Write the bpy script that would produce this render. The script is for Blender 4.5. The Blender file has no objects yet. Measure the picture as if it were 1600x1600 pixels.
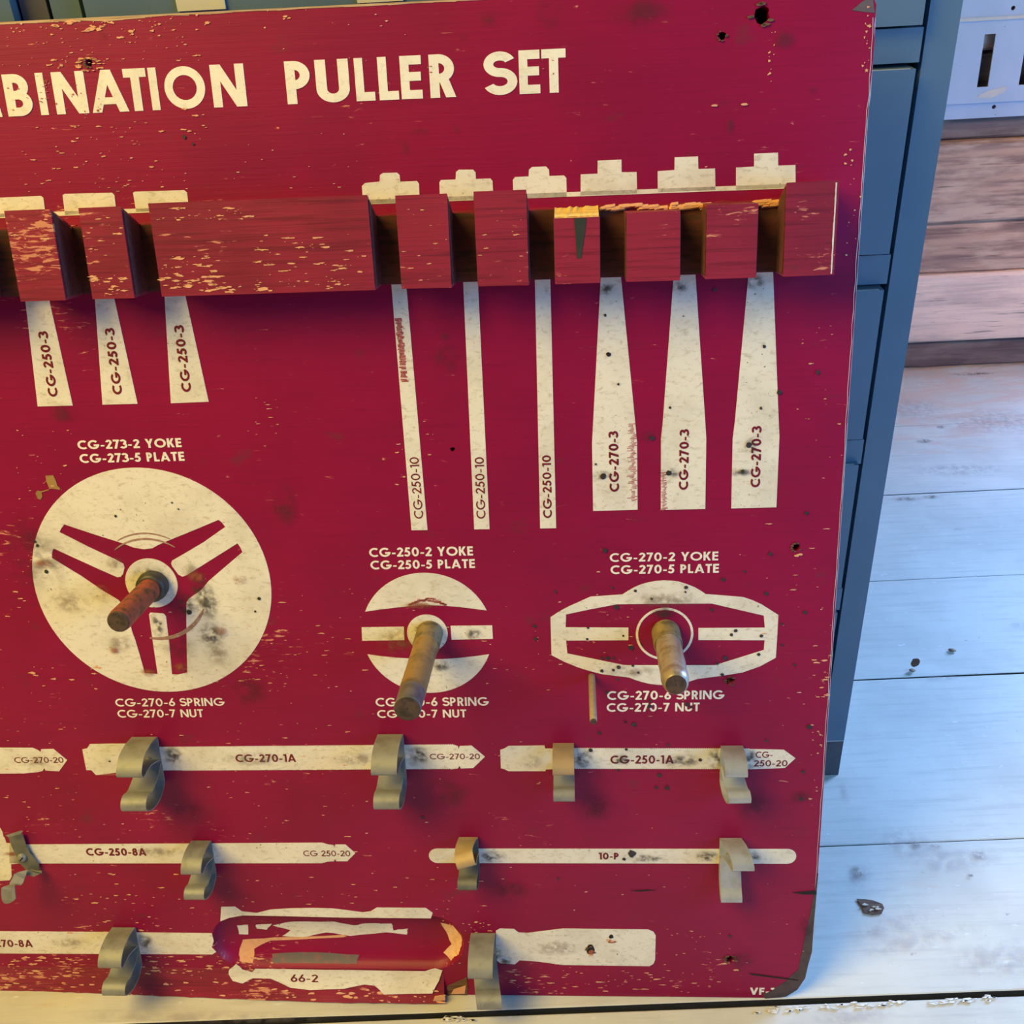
import bpy, bmesh, math, random
from mathutils import Vector, Matrix
from mathutils.geometry import tessellate_polygon

rnd = random.Random(11)
SC = bpy.context.scene
COL = SC.collection

# ------------------------------------------------------------------ camera
FPX = 1638.786
CAM = Vector((-0.209386, -0.607407, 0.926378))
AXR = Vector((0.997856128, 0.043132622, -0.049221175))
AXD = Vector((-0.018891883, -0.530235548, -0.847639877))
AXF = Vector((-0.062659747, 0.846752526, -0.528283934))
cd = bpy.data.cameras.new('camera')
cd.sensor_width = 36.0
cd.lens = FPX / 1600 * 36.0
cd.clip_start = 0.01
cam = bpy.data.objects.new('camera', cd)
COL.objects.link(cam)
cam.matrix_world = Matrix(((AXR.x, -AXD.x, -AXF.x, CAM.x), (AXR.y, -AXD.y, -AXF.y, CAM.y),
                           (AXR.z, -AXD.z, -AXF.z, CAM.z), (0, 0, 0, 1)))
SC.camera = cam

# ------------------------------------------------------------------ world, lights, exposure
wd = bpy.data.worlds.new('world')
SC.world = wd
wd.use_nodes = True
bg = wd.node_tree.nodes['Background']
bg.inputs[0].default_value = (0.35, 0.45, 0.80, 1)
bg.inputs[1].default_value = 0.03


def area_light(name, loc, target, sx, sy, power, col):
    l = bpy.data.lights.new(name, 'AREA')
    l.shape = 'RECTANGLE'
    l.size, l.size_y = sx, sy
    l.energy = power
    l.color = col
    o = bpy.data.objects.new(name, l)
    COL.objects.link(o)
    o.location = loc
    o.rotation_euler = (Vector(target) - Vector(loc)).to_track_quat('-Z', 'Y').to_euler()
    return o


area_light('shop_lamp', (-1.80, -1.00, 2.52), (-0.40, 0.10, 0.45), 1.35, 1.9, 111.0, (1.0, 0.76, 0.20))
area_light('doorway_daylight', (2.1, 1.75, 1.2), (0.1, 0.25, 0.0), 1.0, 1.2, 218.0, (0.26, 0.47, 1.0))
area_light('side_window_daylight', (1.25, -0.45, 0.95), (0.0, 0.2, 0.45), 0.7, 0.8, 22.0, (0.20, 0.56, 1.0))
bl = area_light('wall_fill_light', (1.30, 0.55, 1.0), (0.58, 1.42, 0.14), 0.25, 0.25, 0.85, (1.0, 0.52, 0.26))  # added warm fill to brighten the back wall, no known lamp there
bl.data.spread = math.radians(55)
area_light('front_window_daylight', (1.75, -2.0, 1.1), (0.0, 0.2, 0.45), 1.6, 1.6, 20.0, (0.12, 0.22, 1.0))

SC.view_settings.view_transform = 'Standard'
SC.view_settings.look = 'None'
SC.view_settings.gamma = 1.0
SC.view_settings.use_curve_mapping = False
SC.view_settings.exposure = 0.0

# ------------------------------------------------------------------ helpers: place of things
BV = Vector((0.0, 0.229075129, 0.973408745))     # up along the leaning board
BN = Vector((0.0, -0.973408745, 0.229075129))    # out of its painted face


def ray(px, py):
    return AXR * ((px - 800) / FPX) + AXD * ((py - 800) / FPX) + AXF


def B(px, py, h=0.0):
    """point of the board plane (h in front of the face) seen at a pixel -> board u, v"""
    d = ray(px, py)
    q = CAM + d * ((h - CAM.dot(BN)) / d.dot(BN))
    return (q.x, q.dot(BV))


def F(px, py, z=0.0):
    d = ray(px, py)
    return CAM + d * ((z - CAM.z) / d.z)


def P(off, sc, pts, h=0.0):
    return [B(off[0] + x / sc, off[1] + y / sc, h) for x, y in pts]


# ------------------------------------------------------------------ helpers: objects
def empty(name, loc=(0, 0, 0), rz=0.0):
    o = bpy.data.objects.new(name, None)
    COL.objects.link(o)
    o.location = loc
    o.rotation_euler = (0, 0, rz)
    o.empty_display_size = 0.05
    return o


def tag(o, label=None, cat=None, group=None, kind=None):
    if label: o['label'] = label
    if cat: o['category'] = cat
    if group: o['group'] = group
    if kind: o['kind'] = kind
    return o


def link(name, bm, mat, parent=None, smooth=False, fix=True):
    if fix:
        bmesh.ops.recalc_face_normals(bm, faces=bm.faces[:])
    me = bpy.data.meshes.new(name)
    bm.to_mesh(me)
    bm.free()
    for m in (mat if isinstance(mat, (list, tuple)) else [mat]):
        me.materials.append(m)
    if smooth:
        for p in me.polygons: p.use_smooth = True
    o = bpy.data.objects.new(name, me)
    COL.objects.link(o)
    if parent: o.parent = parent
    return o


def box(bm, x0, x1, y0, y1, z0, z1):
    vs = [bm.verts.new((x, y, z)) for z in (z0, z1) for y in (y0, y1) for x in (x0, x1)]
    fs = []
    for q in ((0, 2, 3, 1), (4, 5, 7, 6), (0, 1, 5, 4), (2, 6, 7, 3), (0, 4, 6, 2), (1, 3, 7, 5)):
        fs.append(bm.faces.new([vs[i] for i in q]))
    return vs, fs


def bevel_all(bm, w, seg=2, ang=0.6, material=-1):
    es = [e for e in bm.edges if len(e.link_faces) == 2 and e.calc_face_angle(0) > ang]
    bmesh.ops.bevel(bm, geom=es, offset=w, segments=seg, affect='EDGES', profile=0.6, clamp_overlap=True, material=material)


def prism(bm, pts, z0, z1):
    """solid flat shape between two heights; pts may be concave"""
    t = tessellate_polygon([[Vector((p[0], p[1], 0)) for p in pts]])
    a = [bm.verts.new((p[0], p[1], z0)) for p in pts]
    b = [bm.verts.new((p[0], p[1], z1)) for p in pts]
    for i, j, k in t:
        try:
            bm.faces.new((b[i], b[j], b[k]))
        except ValueError:
            pass
    n = len(pts)
    for i in range(n):
        j = (i + 1) % n
        try:
            bm.faces.new((a[i], a[j], b[j], b[i]))
        except ValueError:
            pass


def prism_holes(bm, loops, z0, z1, back=False):
    """outer loop first, then hole loops"""
    vl = [[Vector((p[0], p[1], 0)) for p in lp] for lp in loops]
    flat = [p for lp in loops for p in lp]
    a = [bm.verts.new((p[0], p[1], z0)) for p in flat]
    b = [bm.verts.new((p[0], p[1], z1)) for p in flat]
    for i, j, k in tessellate_polygon(vl):
        for L in ((b,) if not back else (b, a)):
            try:
                bm.faces.new((L[i], L[j], L[k]))
            except ValueError:
                pass
    s = 0
    for lp in loops:
        n = len(lp)
        for i in range(n):
            j = (i + 1) % n
            bm.faces.new((a[s + i], a[s + j], b[s + j], b[s + i]))
        s += n


def circle_pts(cx, cy, rx, ry=None, n=48, a0=0.0):
    ry = rx if ry is None else ry
    return [(cx + rx * math.cos(a0 + 2 * math.pi * i / n), cy + ry * math.sin(a0 + 2 * math.pi * i / n)) for i in range(n)]


def lathe(bm, prof, origin, axis_rot=None, n=32):
    """profile of (r, h) turned about the board normal at origin (u, v)"""
    rings = []
    for r, h in prof:
        rings.append([bm.verts.new((origin[0] + r * math.cos(2 * math.pi * i / n), origin[1] + r * math.sin(2 * math.pi * i / n), h)) for i in range(n)])
    for a, b in zip(rings, rings[1:]):
        for i in range(n):
            j = (i + 1) % n
            bm.faces.new((a[i], a[j], b[j], b[i]))
    return rings


# ------------------------------------------------------------------ materials
def mat(name):
    m = bpy.data.materials.new(name)
    m.use_nodes = True
    return m, m.node_tree.nodes, m.node_tree.links, m.node_tree.nodes['Principled BSDF']


def tex_map(N, L, scale=(1, 1, 1), src='Object', rot=(0, 0, 0)):
    c = N.new('ShaderNodeTexCoord')
    mp = N.new('ShaderNodeMapping')
    mp.inputs['Scale'].default_value = scale
    mp.inputs['Rotation'].default_value = rot
    L.new(c.outputs[src], mp.inputs[0])
    return mp.outputs[0]


def noise(N, L, vec, scale, detail=4.0, rough=0.55, dist=0.0):
    n = N.new('ShaderNodeTexNoise')
    n.inputs['Scale'].default_value = scale
    n.inputs['Detail'].default_value = detail
    n.inputs['Roughness'].default_value = rough
    n.inputs['Distortion'].default_value = dist
    L.new(vec, n.inputs['Vector'])
    return n.outputs[0]


def ramp(N, L, fac, a, b, lo=0.0, hi=1.0):
    m = N.new('ShaderNodeMapRange')
    m.interpolation_type = 'SMOOTHSTEP'
    m.inputs[1].default_value = a
    m.inputs[2].default_value = b
    m.inputs[3].default_value = lo
    m.inputs[4].default_value = hi
    L.new(fac, m.inputs[0])
    return m.outputs[0]


def mul(N, L, a, b, op='MULTIPLY'):
    m = N.new('ShaderNodeMath')
    m.operation = op
    for i, x in enumerate((a, b)):
        if isinstance(x, (int, float)):
            m.inputs[i].default_value = x
        else:
            L.new(x, m.inputs[i])
    m.use_clamp = True
    return m.outputs[0]


def mix(N, L, fac, a, b):
    m = N.new('ShaderNodeMix')
    m.data_type = 'RGBA'
    if isinstance(fac, (int, float)):
        m.inputs[0].default_value = fac
    else:
        L.new(fac, m.inputs[0])
    for i, x in ((6, a), (7, b)):
        if isinstance(x, tuple):
            m.inputs[i].default_value = (*x[:3], 1)
        else:
            L.new(x, m.inputs[i])
    return m.outputs[2]


def bump(N, L, pb, h, strength=0.3, dist=0.001):
    b = N.new('ShaderNodeBump')
    b.inputs['Strength'].default_value = strength
    b.inputs['Distance'].default_value = dist
    L.new(h, b.inputs['Height'])
    L.new(b.outputs[0], pb.inputs['Normal'])


def red_paint(name, chip_gain=0.0, grain=1.0, base=(0.275, 0.0030, 0.044), dark=(0.19, 0.003, 0.034)):
    m, N, L, pb = mat(name)
    v = tex_map(N, L)
    blot = ramp(N, L, noise(N, L, v, 7, 3, 0.6), 0.38, 0.66)
    c = mix(N, L, blot, base, tuple(0.55 * b + 0.45 * d for b, d in zip(base, dark)))
    vg = tex_map(N, L, (14, 420, 40))
    gr = noise(N, L, vg, 1.0, 4, 0.6)
    c = mix(N, L, mul(N, L, ramp(N, L, gr, 0.45, 0.75), 0.45 * grain), c, dark)
    # brown grime blots
    g2 = noise(N, L, tex_map(N, L, (1, 1.4, 1)), 26, 4, 0.6)
    c = mix(N, L, mul(N, L, ramp(N, L, g2, 0.62, 0.74), 0.35), c, (0.10, 0.03, 0.03))
    # paint worn through along the grain
    vc = tex_map(N, L, (70, 330, 100))
    ch = noise(N, L, vc, 1.0, 3, 0.62, 0.6)
    zone = noise(N, L, v, 9.0, 3, 0.6)
    sep = N.new('ShaderNodeSeparateXYZ')
    L.new(tex_map(N, L), sep.inputs[0])
    leftness = ramp(N, L, sep.outputs[0], -0.75, -0.25, 0.10, 0.0)
    low = ramp(N, L, sep.outputs[1], 0.0, 0.10, 0.07, 0.0)
    z = mul(N, L, zone, leftness, 'ADD')
    z = mul(N, L, z, low, 'ADD')
    zf = ramp(N, L, z, 0.56, 0.78)
    thr = mul(N, L, ch, mul(N, L, zf, 0.14 + chip_gain), 'ADD')
    cf = ramp(N, L, thr, 0.74, 0.765)
    c = mix(N, L, cf, c, (0.70, 0.33, 0.17))
    cf2 = mul(N, L, ramp(N, L, thr, 0.685, 0.74), 0.45)
    c = mix(N, L, cf2, c, (0.50, 0.12, 0.10))
    L.new(c, pb.inputs['Base Color'])
    pb.inputs['Roughness'].default_value = 0.44
    pb.inputs['Specular IOR Level'].default_value = 0.3
    bump(N, L, pb, mul(N, L, gr, mul(N, L, cf, -0.8), 'ADD'), 0.20 * grain, 0.0006)
    return m


def white_paint(name, base=(0.80, 0.72, 0.585), grime=1.0):
    m, N, L, pb = mat(name)
    v = tex_map(N, L)
    soft = ramp(N, L, noise(N, L, v, 24, 4, 0.6), 0.40, 0.72)
    c = mix(N, L, mul(N, L, soft, 0.42 * grime), base, (0.52, 0.45, 0.34))
    vg = tex_map(N, L, (60, 260, 60))
    g = noise(N, L, vg, 1.0, 5, 0.65)
    c = mix(N, L, mul(N, L, ramp(N, L, g, 0.56, 0.74), 0.34 * grime), c, (0.40, 0.33, 0.25))
    mo = noise(N, L, tex_map(N, L, (150, 260, 150)), 1.0, 4, 0.7, 0.5)
    c = mix(N, L, mul(N, L, ramp(N, L, mo, 0.50, 0.72), 0.62 * grime), c, (0.47, 0.38, 0.25))
    sp = noise(N, L, v, 330, 2, 0.5)
    zone = ramp(N, L, noise(N, L, v, 20, 2, 0.5), 0.44, 0.64)
    c = mix(N, L, mul(N, L, ramp(N, L, sp, 0.69, 0.73), mul(N, L, zone, 0.8 * grime)), c, (0.10, 0.07, 0.05))
    L.new(c, pb.inputs['Base Color'])
    pb.inputs['Roughness'].default_value = 0.6
    pb.inputs['Specular IOR Level'].default_value = 0.25
    bump(N, L, pb, g, 0.12, 0.0005)
    return m


def plain(name, col, rough=0.6, metal=0.0, col2=None, scale=60.0, amt=0.6, stretch=(1, 1, 1), spec=0.4, bmp=0.0):
    m, N, L, pb = mat(name)
    v = tex_map(N, L, stretch)
    n = noise(N, L, v, scale, 4, 0.6)
    c = mix(N, L, mul(N, L, ramp(N, L, n, 0.42, 0.68), amt), col, col2 or tuple(x * 0.6 for x in col))
    L.new(c, pb.inputs['Base Color'])
    pb.inputs['Roughness'].default_value = rough
    pb.inputs['Metallic'].default_value = metal
    pb.inputs['Specular IOR Level'].default_value = spec
    if bmp: bump(N, L, pb, n, bmp, 0.001)
    return m


def smudge_mat(name, col, strength=0.8, scale=90.0):
    """grease or painted-shadow film: transparent except where a ragged blot sits (disc coordinates in the UV layer)"""
    m, N, L, pb = mat(name)
    uv = N.new('ShaderNodeUVMap')
    ln = N.new('ShaderNodeVectorMath')
    ln.operation = 'LENGTH'
    L.new(uv.outputs[0], ln.inputs[0])
    n = noise(N, L, tex_map(N, L), scale, 5, 0.65)
    f = mul(N, L, ramp(N, L, ln.outputs['Value'], 0.15, 1.0, 1.0, 0.0), ramp(N, L, n, 0.36, 0.62))
    L.new(mul(N, L, f, strength), pb.inputs['Alpha'])
    pb.inputs['Base Color'].default_value = (*col, 1)
    pb.inputs['Roughness'].default_value = 0.65
    pb.inputs['Specular IOR Level'].default_value = 0.2
    return m


M = {}
M['red'] = red_paint('crimson_board_paint')
M['rail'] = red_paint('crimson_rail_paint', chip_gain=0.07, grain=2.0, base=(0.29, 0.020, 0.046), dark=(0.14, 0.012, 0.026))
M['white'] = white_paint('cream_stencil_paint')
M['title'] = white_paint('cream_title_paint', base=(0.86, 0.79, 0.66), grime=0.55)
M['redink'] = plain('dark_red_ink', (0.17, 0.006, 0.018), 0.5, col2=(0.11, 0.006, 0.016))
M['chip'] = plain('bare_ply_chip', (0.74, 0.36, 0.18), 0.8, col2=(0.60, 0.30, 0.17), scale=200)
M['chip_pale'] = plain('pale_chip', (0.80, 0.50, 0.34), 0.8, col2=(0.62, 0.27, 0.19), scale=200)
M['olive'] = plain('olive_scrape', (0.35, 0.20, 0.06), 0.8)
M['tar'] = plain('tar_speck', (0.030, 0.026, 0.030), 0.55, col2=(0.055, 0.045, 0.045))
M['rust'] = plain('rust_stain', (0.36, 0.10, 0.04), 0.7, col2=(0.25, 0.05, 0.03), scale=120)
M['scuffred'] = plain('red_scuff', (0.36, 0.06, 0.06), 0.7, col2=(0.62, 0.30, 0.24), scale=300, amt=0.9, stretch=(1, 3, 1))
M['hole'] = plain('hole_dark', (0.018, 0.014, 0.012), 0.9)
M['ply'] = plain('bare_ply_edge', (0.55, 0.36, 0.20), 0.85, col2=(0.33, 0.19, 0.10), scale=1, stretch=(30, 900, 900), amt=0.9)
M['edgewood'] = plain('pale_side_ply', (0.62, 0.52, 0.42), 0.6, col2=(0.40, 0.27, 0.19), scale=1, stretch=(900, 60, 900), amt=0.7)
M['freshwood'] = plain('fresh_broken_wood', (0.86, 0.56, 0.16), 0.7, col2=(0.62, 0.34, 0.08), scale=1, stretch=(20, 700, 500), amt=0.9, bmp=0.4)
M['darkwood'] = plain('dirty_bare_wood', (0.16, 0.085, 0.045), 0.85, col2=(0.07, 0.035, 0.022), scale=1, stretch=(40, 600, 400), amt=0.9, bmp=0.4)
M['arris'] = plain('worn_brown_arris', (0.26, 0.10, 0.055), 0.7, col2=(0.20, 0.02, 0.03), scale=140, amt=0.9)
M['notchwood'] = plain('dark_red_brown_notch_wood', (0.125, 0.034, 0.030), 0.85, col2=(0.055, 0.026, 0.020), scale=1, stretch=(40, 260, 300), amt=0.9, bmp=0.4)
M['grease'] = smudge_mat('black_grease', (0.06, 0.05, 0.042), 0.75, 170)
M['grease_soft'] = smudge_mat('brown_grease', (0.22, 0.15, 0.10), 0.42, 130)
M['smear_shadow'] = smudge_mat('board_smear_shadow', (0.07, 0.03, 0.035), 0.36, 60)  # film for board smears and for painted clip and post shadows
M['rust_film'] = smudge_mat('rust_film', (0.34, 0.10, 0.05), 0.8, 70)
M['clip'] = plain('aged_zinc_clip', (0.265, 0.25, 0.205), 0.5, 0.12, (0.185, 0.172, 0.14), 70, 0.85, spec=0.45, bmp=0.2)
M['clip_tan'] = plain('tan_rusted_clip', (0.40, 0.27, 0.14), 0.52, 0.12, (0.28, 0.22, 0.13), 60, 0.8, spec=0.5, bmp=0.15)
M['clip_bright'] = plain('bright_zinc_clip', (0.46, 0.45, 0.42), 0.36, 0.35, (0.34, 0.31, 0.25), 60, 0.7, spec=0.5, bmp=0.1)
M['clip_dark'] = plain('dull_olive_clip', (0.17, 0.16, 0.12), 0.55, 0.2, (0.11, 0.105, 0.08), 70, 0.8, bmp=0.15)
M['post_red'] = plain('rusted_red_post', (0.36, 0.075, 0.035), 0.55, 0.1, (0.085, 0.048, 0.022), 110, 1.0, bmp=0.25)
M['post_brass'] = plain('tarnished_brass_post', (0.42, 0.27, 0.10), 0.45, 0.35, (0.20, 0.14, 0.07), 55, 0.9, bmp=0.15)
M['post_steel'] = plain('worn_steel_post', (0.50, 0.42, 0.33), 0.36, 0.5, (0.27, 0.19, 0.11), 70, 0.9, bmp=0.2)
M['post_tip'] = plain('grey_steel_tip', (0.24, 0.24, 0.25), 0.4, 0.5, (0.12, 0.11, 0.10), 70)
M['post_end'] = plain('dirty_cut_end', (0.095, 0.055, 0.035), 0.75, 0.1, (0.035, 0.024, 0.018), 120, 0.9, bmp=0.3)
M['thread'] = plain('tarnished_thread', (0.26, 0.185, 0.09), 0.5, 0.25, (0.10, 0.07, 0.04), 90, 0.9)
M['collar'] = plain('blackened_collar', (0.055, 0.050, 0.042), 0.5, 0.4, (0.10, 0.09, 0.07), 80)
M['pin'] = plain('tan_steel_pin', (0.55, 0.46, 0.34), 0.45, 0.3, (0.38, 0.30, 0.2), 200)


def steel_paint(name, a, b):
    m, N, L, pb = mat(name)
    v = tex_map(N, L)
    n = noise(N, L, v, 9, 4, 0.6)
    c = mix(N, L, ramp(N, L, n, 0.35, 0.7), a, b)
    s = noise(N, L, v, 130, 3, 0.6)
    c = mix(N, L, mul(N, L, ramp(N, L, s, 0.70, 0.76), 0.4), c, (0.07, 0.05, 0.05))
    L.new(c, pb.inputs['Base Color'])
    pb.inputs['Roughness'].default_value = 0.45
    pb.inputs['Specular IOR Level'].default_value = 0.4
    return m


M['cabinet'] = steel_paint("blue_grey_cabinet_enamel", (0.095, 0.150, 0.195), (0.112, 0.170, 0.218))
M['cabinet_brown'] = steel_paint('brown_grey_enamel', (0.10, 0.090, 0.080), (0.12, 0.105, 0.095))
M['cabinet_foot'] = plain('rust_dark_plinth', (0.085, 0.080, 0.085), 0.6, 0, (0.055, 0.045, 0.045), 40)
M['edge'] = plain('worn_bare_edge', (0.52, 0.50, 0.46), 0.5, 0.2, (0.35, 0.32, 0.28), 60)
M['card'] = plain('aged_label_card', (0.66, 0.60, 0.42), 0.6, 0, (0.78, 0.66, 0.30), 35, 0.8)


def floor_paint():
    m, N, L, pb = mat('worn_pale_floor_paint')
    v = tex_map(N, L)
    n = noise(N, L, v, 6, 5, 0.62)
    c = mix(N, L, ramp(N, L, n, 0.34, 0.68), (0.62, 0.57, 0.47), (0.52, 0.475, 0.39))
    g = noise(N, L, tex_map(N, L, (8, 120, 1)), 1.0, 5, 0.65)
    c = mix(N, L, mul(N, L, ramp(N, L, g, 0.46, 0.74), 0.55), c, (0.42, 0.38, 0.32))
    w = noise(N, L, tex_map(N, L, (5, 16, 1)), 1.6, 5, 0.65, 0.8)
    sep = N.new('ShaderNodeSeparateXYZ')
    L.new(tex_map(N, L), sep.inputs[0])
    far = ramp(N, L, sep.outputs[1], 0.85, 1.25, 0.0, 0.22)
    c = mix(N, L, ramp(N, L, mul(N, L, w, far, 'ADD'), 0.62, 0.80), c, (0.56, 0.42, 0.32))
    s = noise(N, L, v, 75, 4, 0.65)
    c = mix(N, L, mul(N, L, ramp(N, L, s, 0.67, 0.75), 0.5), c, (0.20, 0.16, 0.13))
    s2 = noise(N, L, tex_map(N, L, (1, 2.5, 1)), 42, 3, 0.6)
    c = mix(N, L, mul(N, L, ramp(N, L, s2, 0.66, 0.72), 0.5), c, (0.72, 0.70, 0.66))
    L.new(c, pb.inputs['Base Color'])
    pb.inputs['Roughness'].default_value = 0.55
    pb.inputs['Specular IOR Level'].default_value = 0.3
    bump(N, L, pb, g, 0.25, 0.002)
    return m


M['floor'] = floor_paint()
M['gap'] = plain('floor_gap_dark', (0.035, 0.03, 0.026), 0.9)  # near-black standing in for shade on plank sides and subfloor


def barn_wood(name, a, b, c3):
    m, N, L, pb = mat(name)
    g = noise(N, L, tex_map(N, L, (3.0, 40, 60)), 1.0, 6, 0.66, 0.4)
    c = mix(N, L, ramp(N, L, g, 0.36, 0.62), a, b)
    n = noise(N, L, tex_map(N, L, (2, 2, 9)), 3.0, 4, 0.6)
    c = mix(N, L, mul(N, L, ramp(N, L, n, 0.42, 0.66), 0.8), c, c3)
    f = noise(N, L, tex_map(N, L, (10, 60, 160)), 1.0, 3, 0.6)
    c = mix(N, L, mul(N, L, ramp(N, L, f, 0.60, 0.72), 0.6), c, (0.07, 0.045, 0.035))
    L.new(c, pb.inputs['Base Color'])
    pb.inputs['Roughness'].default_value = 0.8
    pb.inputs['Specular IOR Level'].default_value = 0.2
    bump(N, L, pb, g, 0.6, 0.006)
    return m


M['barn'] = barn_wood('brown_barn_board', (0.54, 0.33, 0.235), (0.25, 0.15, 0.125), (0.66, 0.45, 0.33))
M['barn_pale'] = barn_wood('pale_barn_board', (0.88, 0.64, 0.50), (0.62, 0.45, 0.37), (0.92, 0.66, 0.50))
M['barn_dark'] = barn_wood('dark_barn_board', (0.20, 0.14, 0.13), (0.12, 0.085, 0.08), (0.27, 0.20, 0.17))
M['panelblue'] = steel_paint('pale_blue_panel_paint', (0.37, 0.43, 0.54), (0.42, 0.48, 0.60))
M['panel_worn'] = plain('worn_cream_patch', (0.56, 0.50, 0.44), 0.6, 0, (0.45, 0.45, 0.46), 60)

# ------------------------------------------------------------------ setting: floor and back wall
YAW = math.radians(3.0)
CY, SY = math.cos(YAW), math.sin(YAW)


def plank_frame(p):
    return (p.x * CY + p.y * SY, -p.x * SY + p.y * CY)


def make_floor():
    bm = bmesh.new()
    # joints across the planks: (position, gap width)
    joints = [(-1.9, .004), (-1.45, .004), (-1.0, .004), (-.56, .004), (-.24, .004), (-.0025, .0062), (.177, .0012), (.4415, .0032), (.655, .0009), (.892, .0016), (1.13, .001), (1.75, .001)]
    for (a, wa), (b, wb) in zip(joints, joints[1:]):
        dz = rnd.uniform(-.0006, .0)
        segs = 40
        y0, y1 = a + wa / 2, b - wb / 2
        top0, top1 = [], []
        xs = [-2.4 + 5.4 * i / segs for i in range(segs + 1)]
        w0 = [rnd.uniform(-.0006, .0006) for _ in xs]
        w1 = [rnd.uniform(-.0006, .0006) for _ in xs]
        A = [bm.verts.new((x, y0 + w, dz - .0006)) for x, w in zip(xs, w0)]
        A2 = [bm.verts.new((x, y0 + w + .0012, dz)) for x, w in zip(xs, w0)]
        Bv = [bm.verts.new((x, y1 + w - .0012, dz)) for x, w in zip(xs, w1)]
        B2 = [bm.verts.new((x, y1 + w, dz - .0006)) for x, w in zip(xs, w1)]
        A0 = [bm.verts.new((x, y0 + w, -.02)) for x, w in zip(xs, w0)]
        B0 = [bm.verts.new((x, y1 + w, -.02)) for x, w in zip(xs, w1)]
        for i in range(segs):
            for k, (lo, hi) in enumerate(((A0, A), (A, A2), (A2, Bv), (Bv, B2), (B2, B0))):
                f = bm.faces.new((lo[i], lo[i + 1], hi[i + 1], hi[i]))
                f.material_index = 1 if k in (0, 4) else 0
    o = link('floor', bm, [M['floor'], M['gap']])
    o.rotation_euler = (0, 0, YAW)
    tag(o, kind='structure')
    bm = bmesh.new()
    box(bm, -2.4, 3.0, -1.9, 1.75, -.04, -.016)
    s = link('subfloor', bm, M['gap'], o)
    return o


floor = make_floor()

# wall: local x along it, local y into it, z up.  foot at the floor seam in the photograph
WF = F(1410, 580)


def wall_xz(px, py, d=0.0):
    nrm = Vector((-SY, CY, 0))
    dr = ray(px, py)
    q = CAM + dr * (((WF - CAM).dot(nrm) - d) / dr.dot(nrm))
    return ((q - WF).x * CY + (q - WF).y * SY, q.z)


def make_wall():
    root = empty('wall_back', WF, YAW)
    tag(root, kind='structure')
    rows = [(0.0, 0.058, 'barn_dark', .012), (0.060, 0.199, 'barn_pale', 0.0), (0.201, 0.300, 'barn', .010),
            (0.302, 0.450, 'barn', .0), (0.4515, 0.60, 'barn_dark', .014), (0.602, 0.80, 'barn', .006), (0.802, 1.05, 'barn_pale', .0),
            (1.052, 1.30, 'barn', .008), (1.302, 1.6, 'barn', .0)]
    for z0, z1, mm, dy in rows:
        bm = bmesh.new()
        n = 36
        xs = [-2.6 + 3.4 * i / n for i in range(n + 1)]
        prof = [(0.03, 0.0), (0.004, 0.0), (0.0, .004), (-.002, .3), (-.002, .7), (0.0, -.004), (0.006, 1.0), (0.03, 1.0)]
        rows_v = []
        for x in xs:
            r = []
            wz = rnd.uniform(-.0015, .0015)
            for y, t in prof:
                if t == .004: z = z0 + .004
                elif t == -.004: z = z1 - .005
                else: z = z0 + (z1 - z0) * t
                r.append(bm.verts.new((x, dy + y + rnd.uniform(-.0012, .0012), z + (wz if 0 < t < 1 else 0))))
            rows_v.append(r)
        for a, b in zip(rows_v, rows_v[1:]):
            for i in range(len(prof) - 1):
                bm.faces.new((a[i], b[i], b[i + 1], a[i + 1]))
        link('wall_board', bm, M[mm], root)
    bm = bmesh.new()
    box(bm, -2.6, .8, .03, .06, 0, 1.6)
    link('wall_sheathing', bm, M['barn_dark'], root)
    return root


wall = make_wall()

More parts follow.
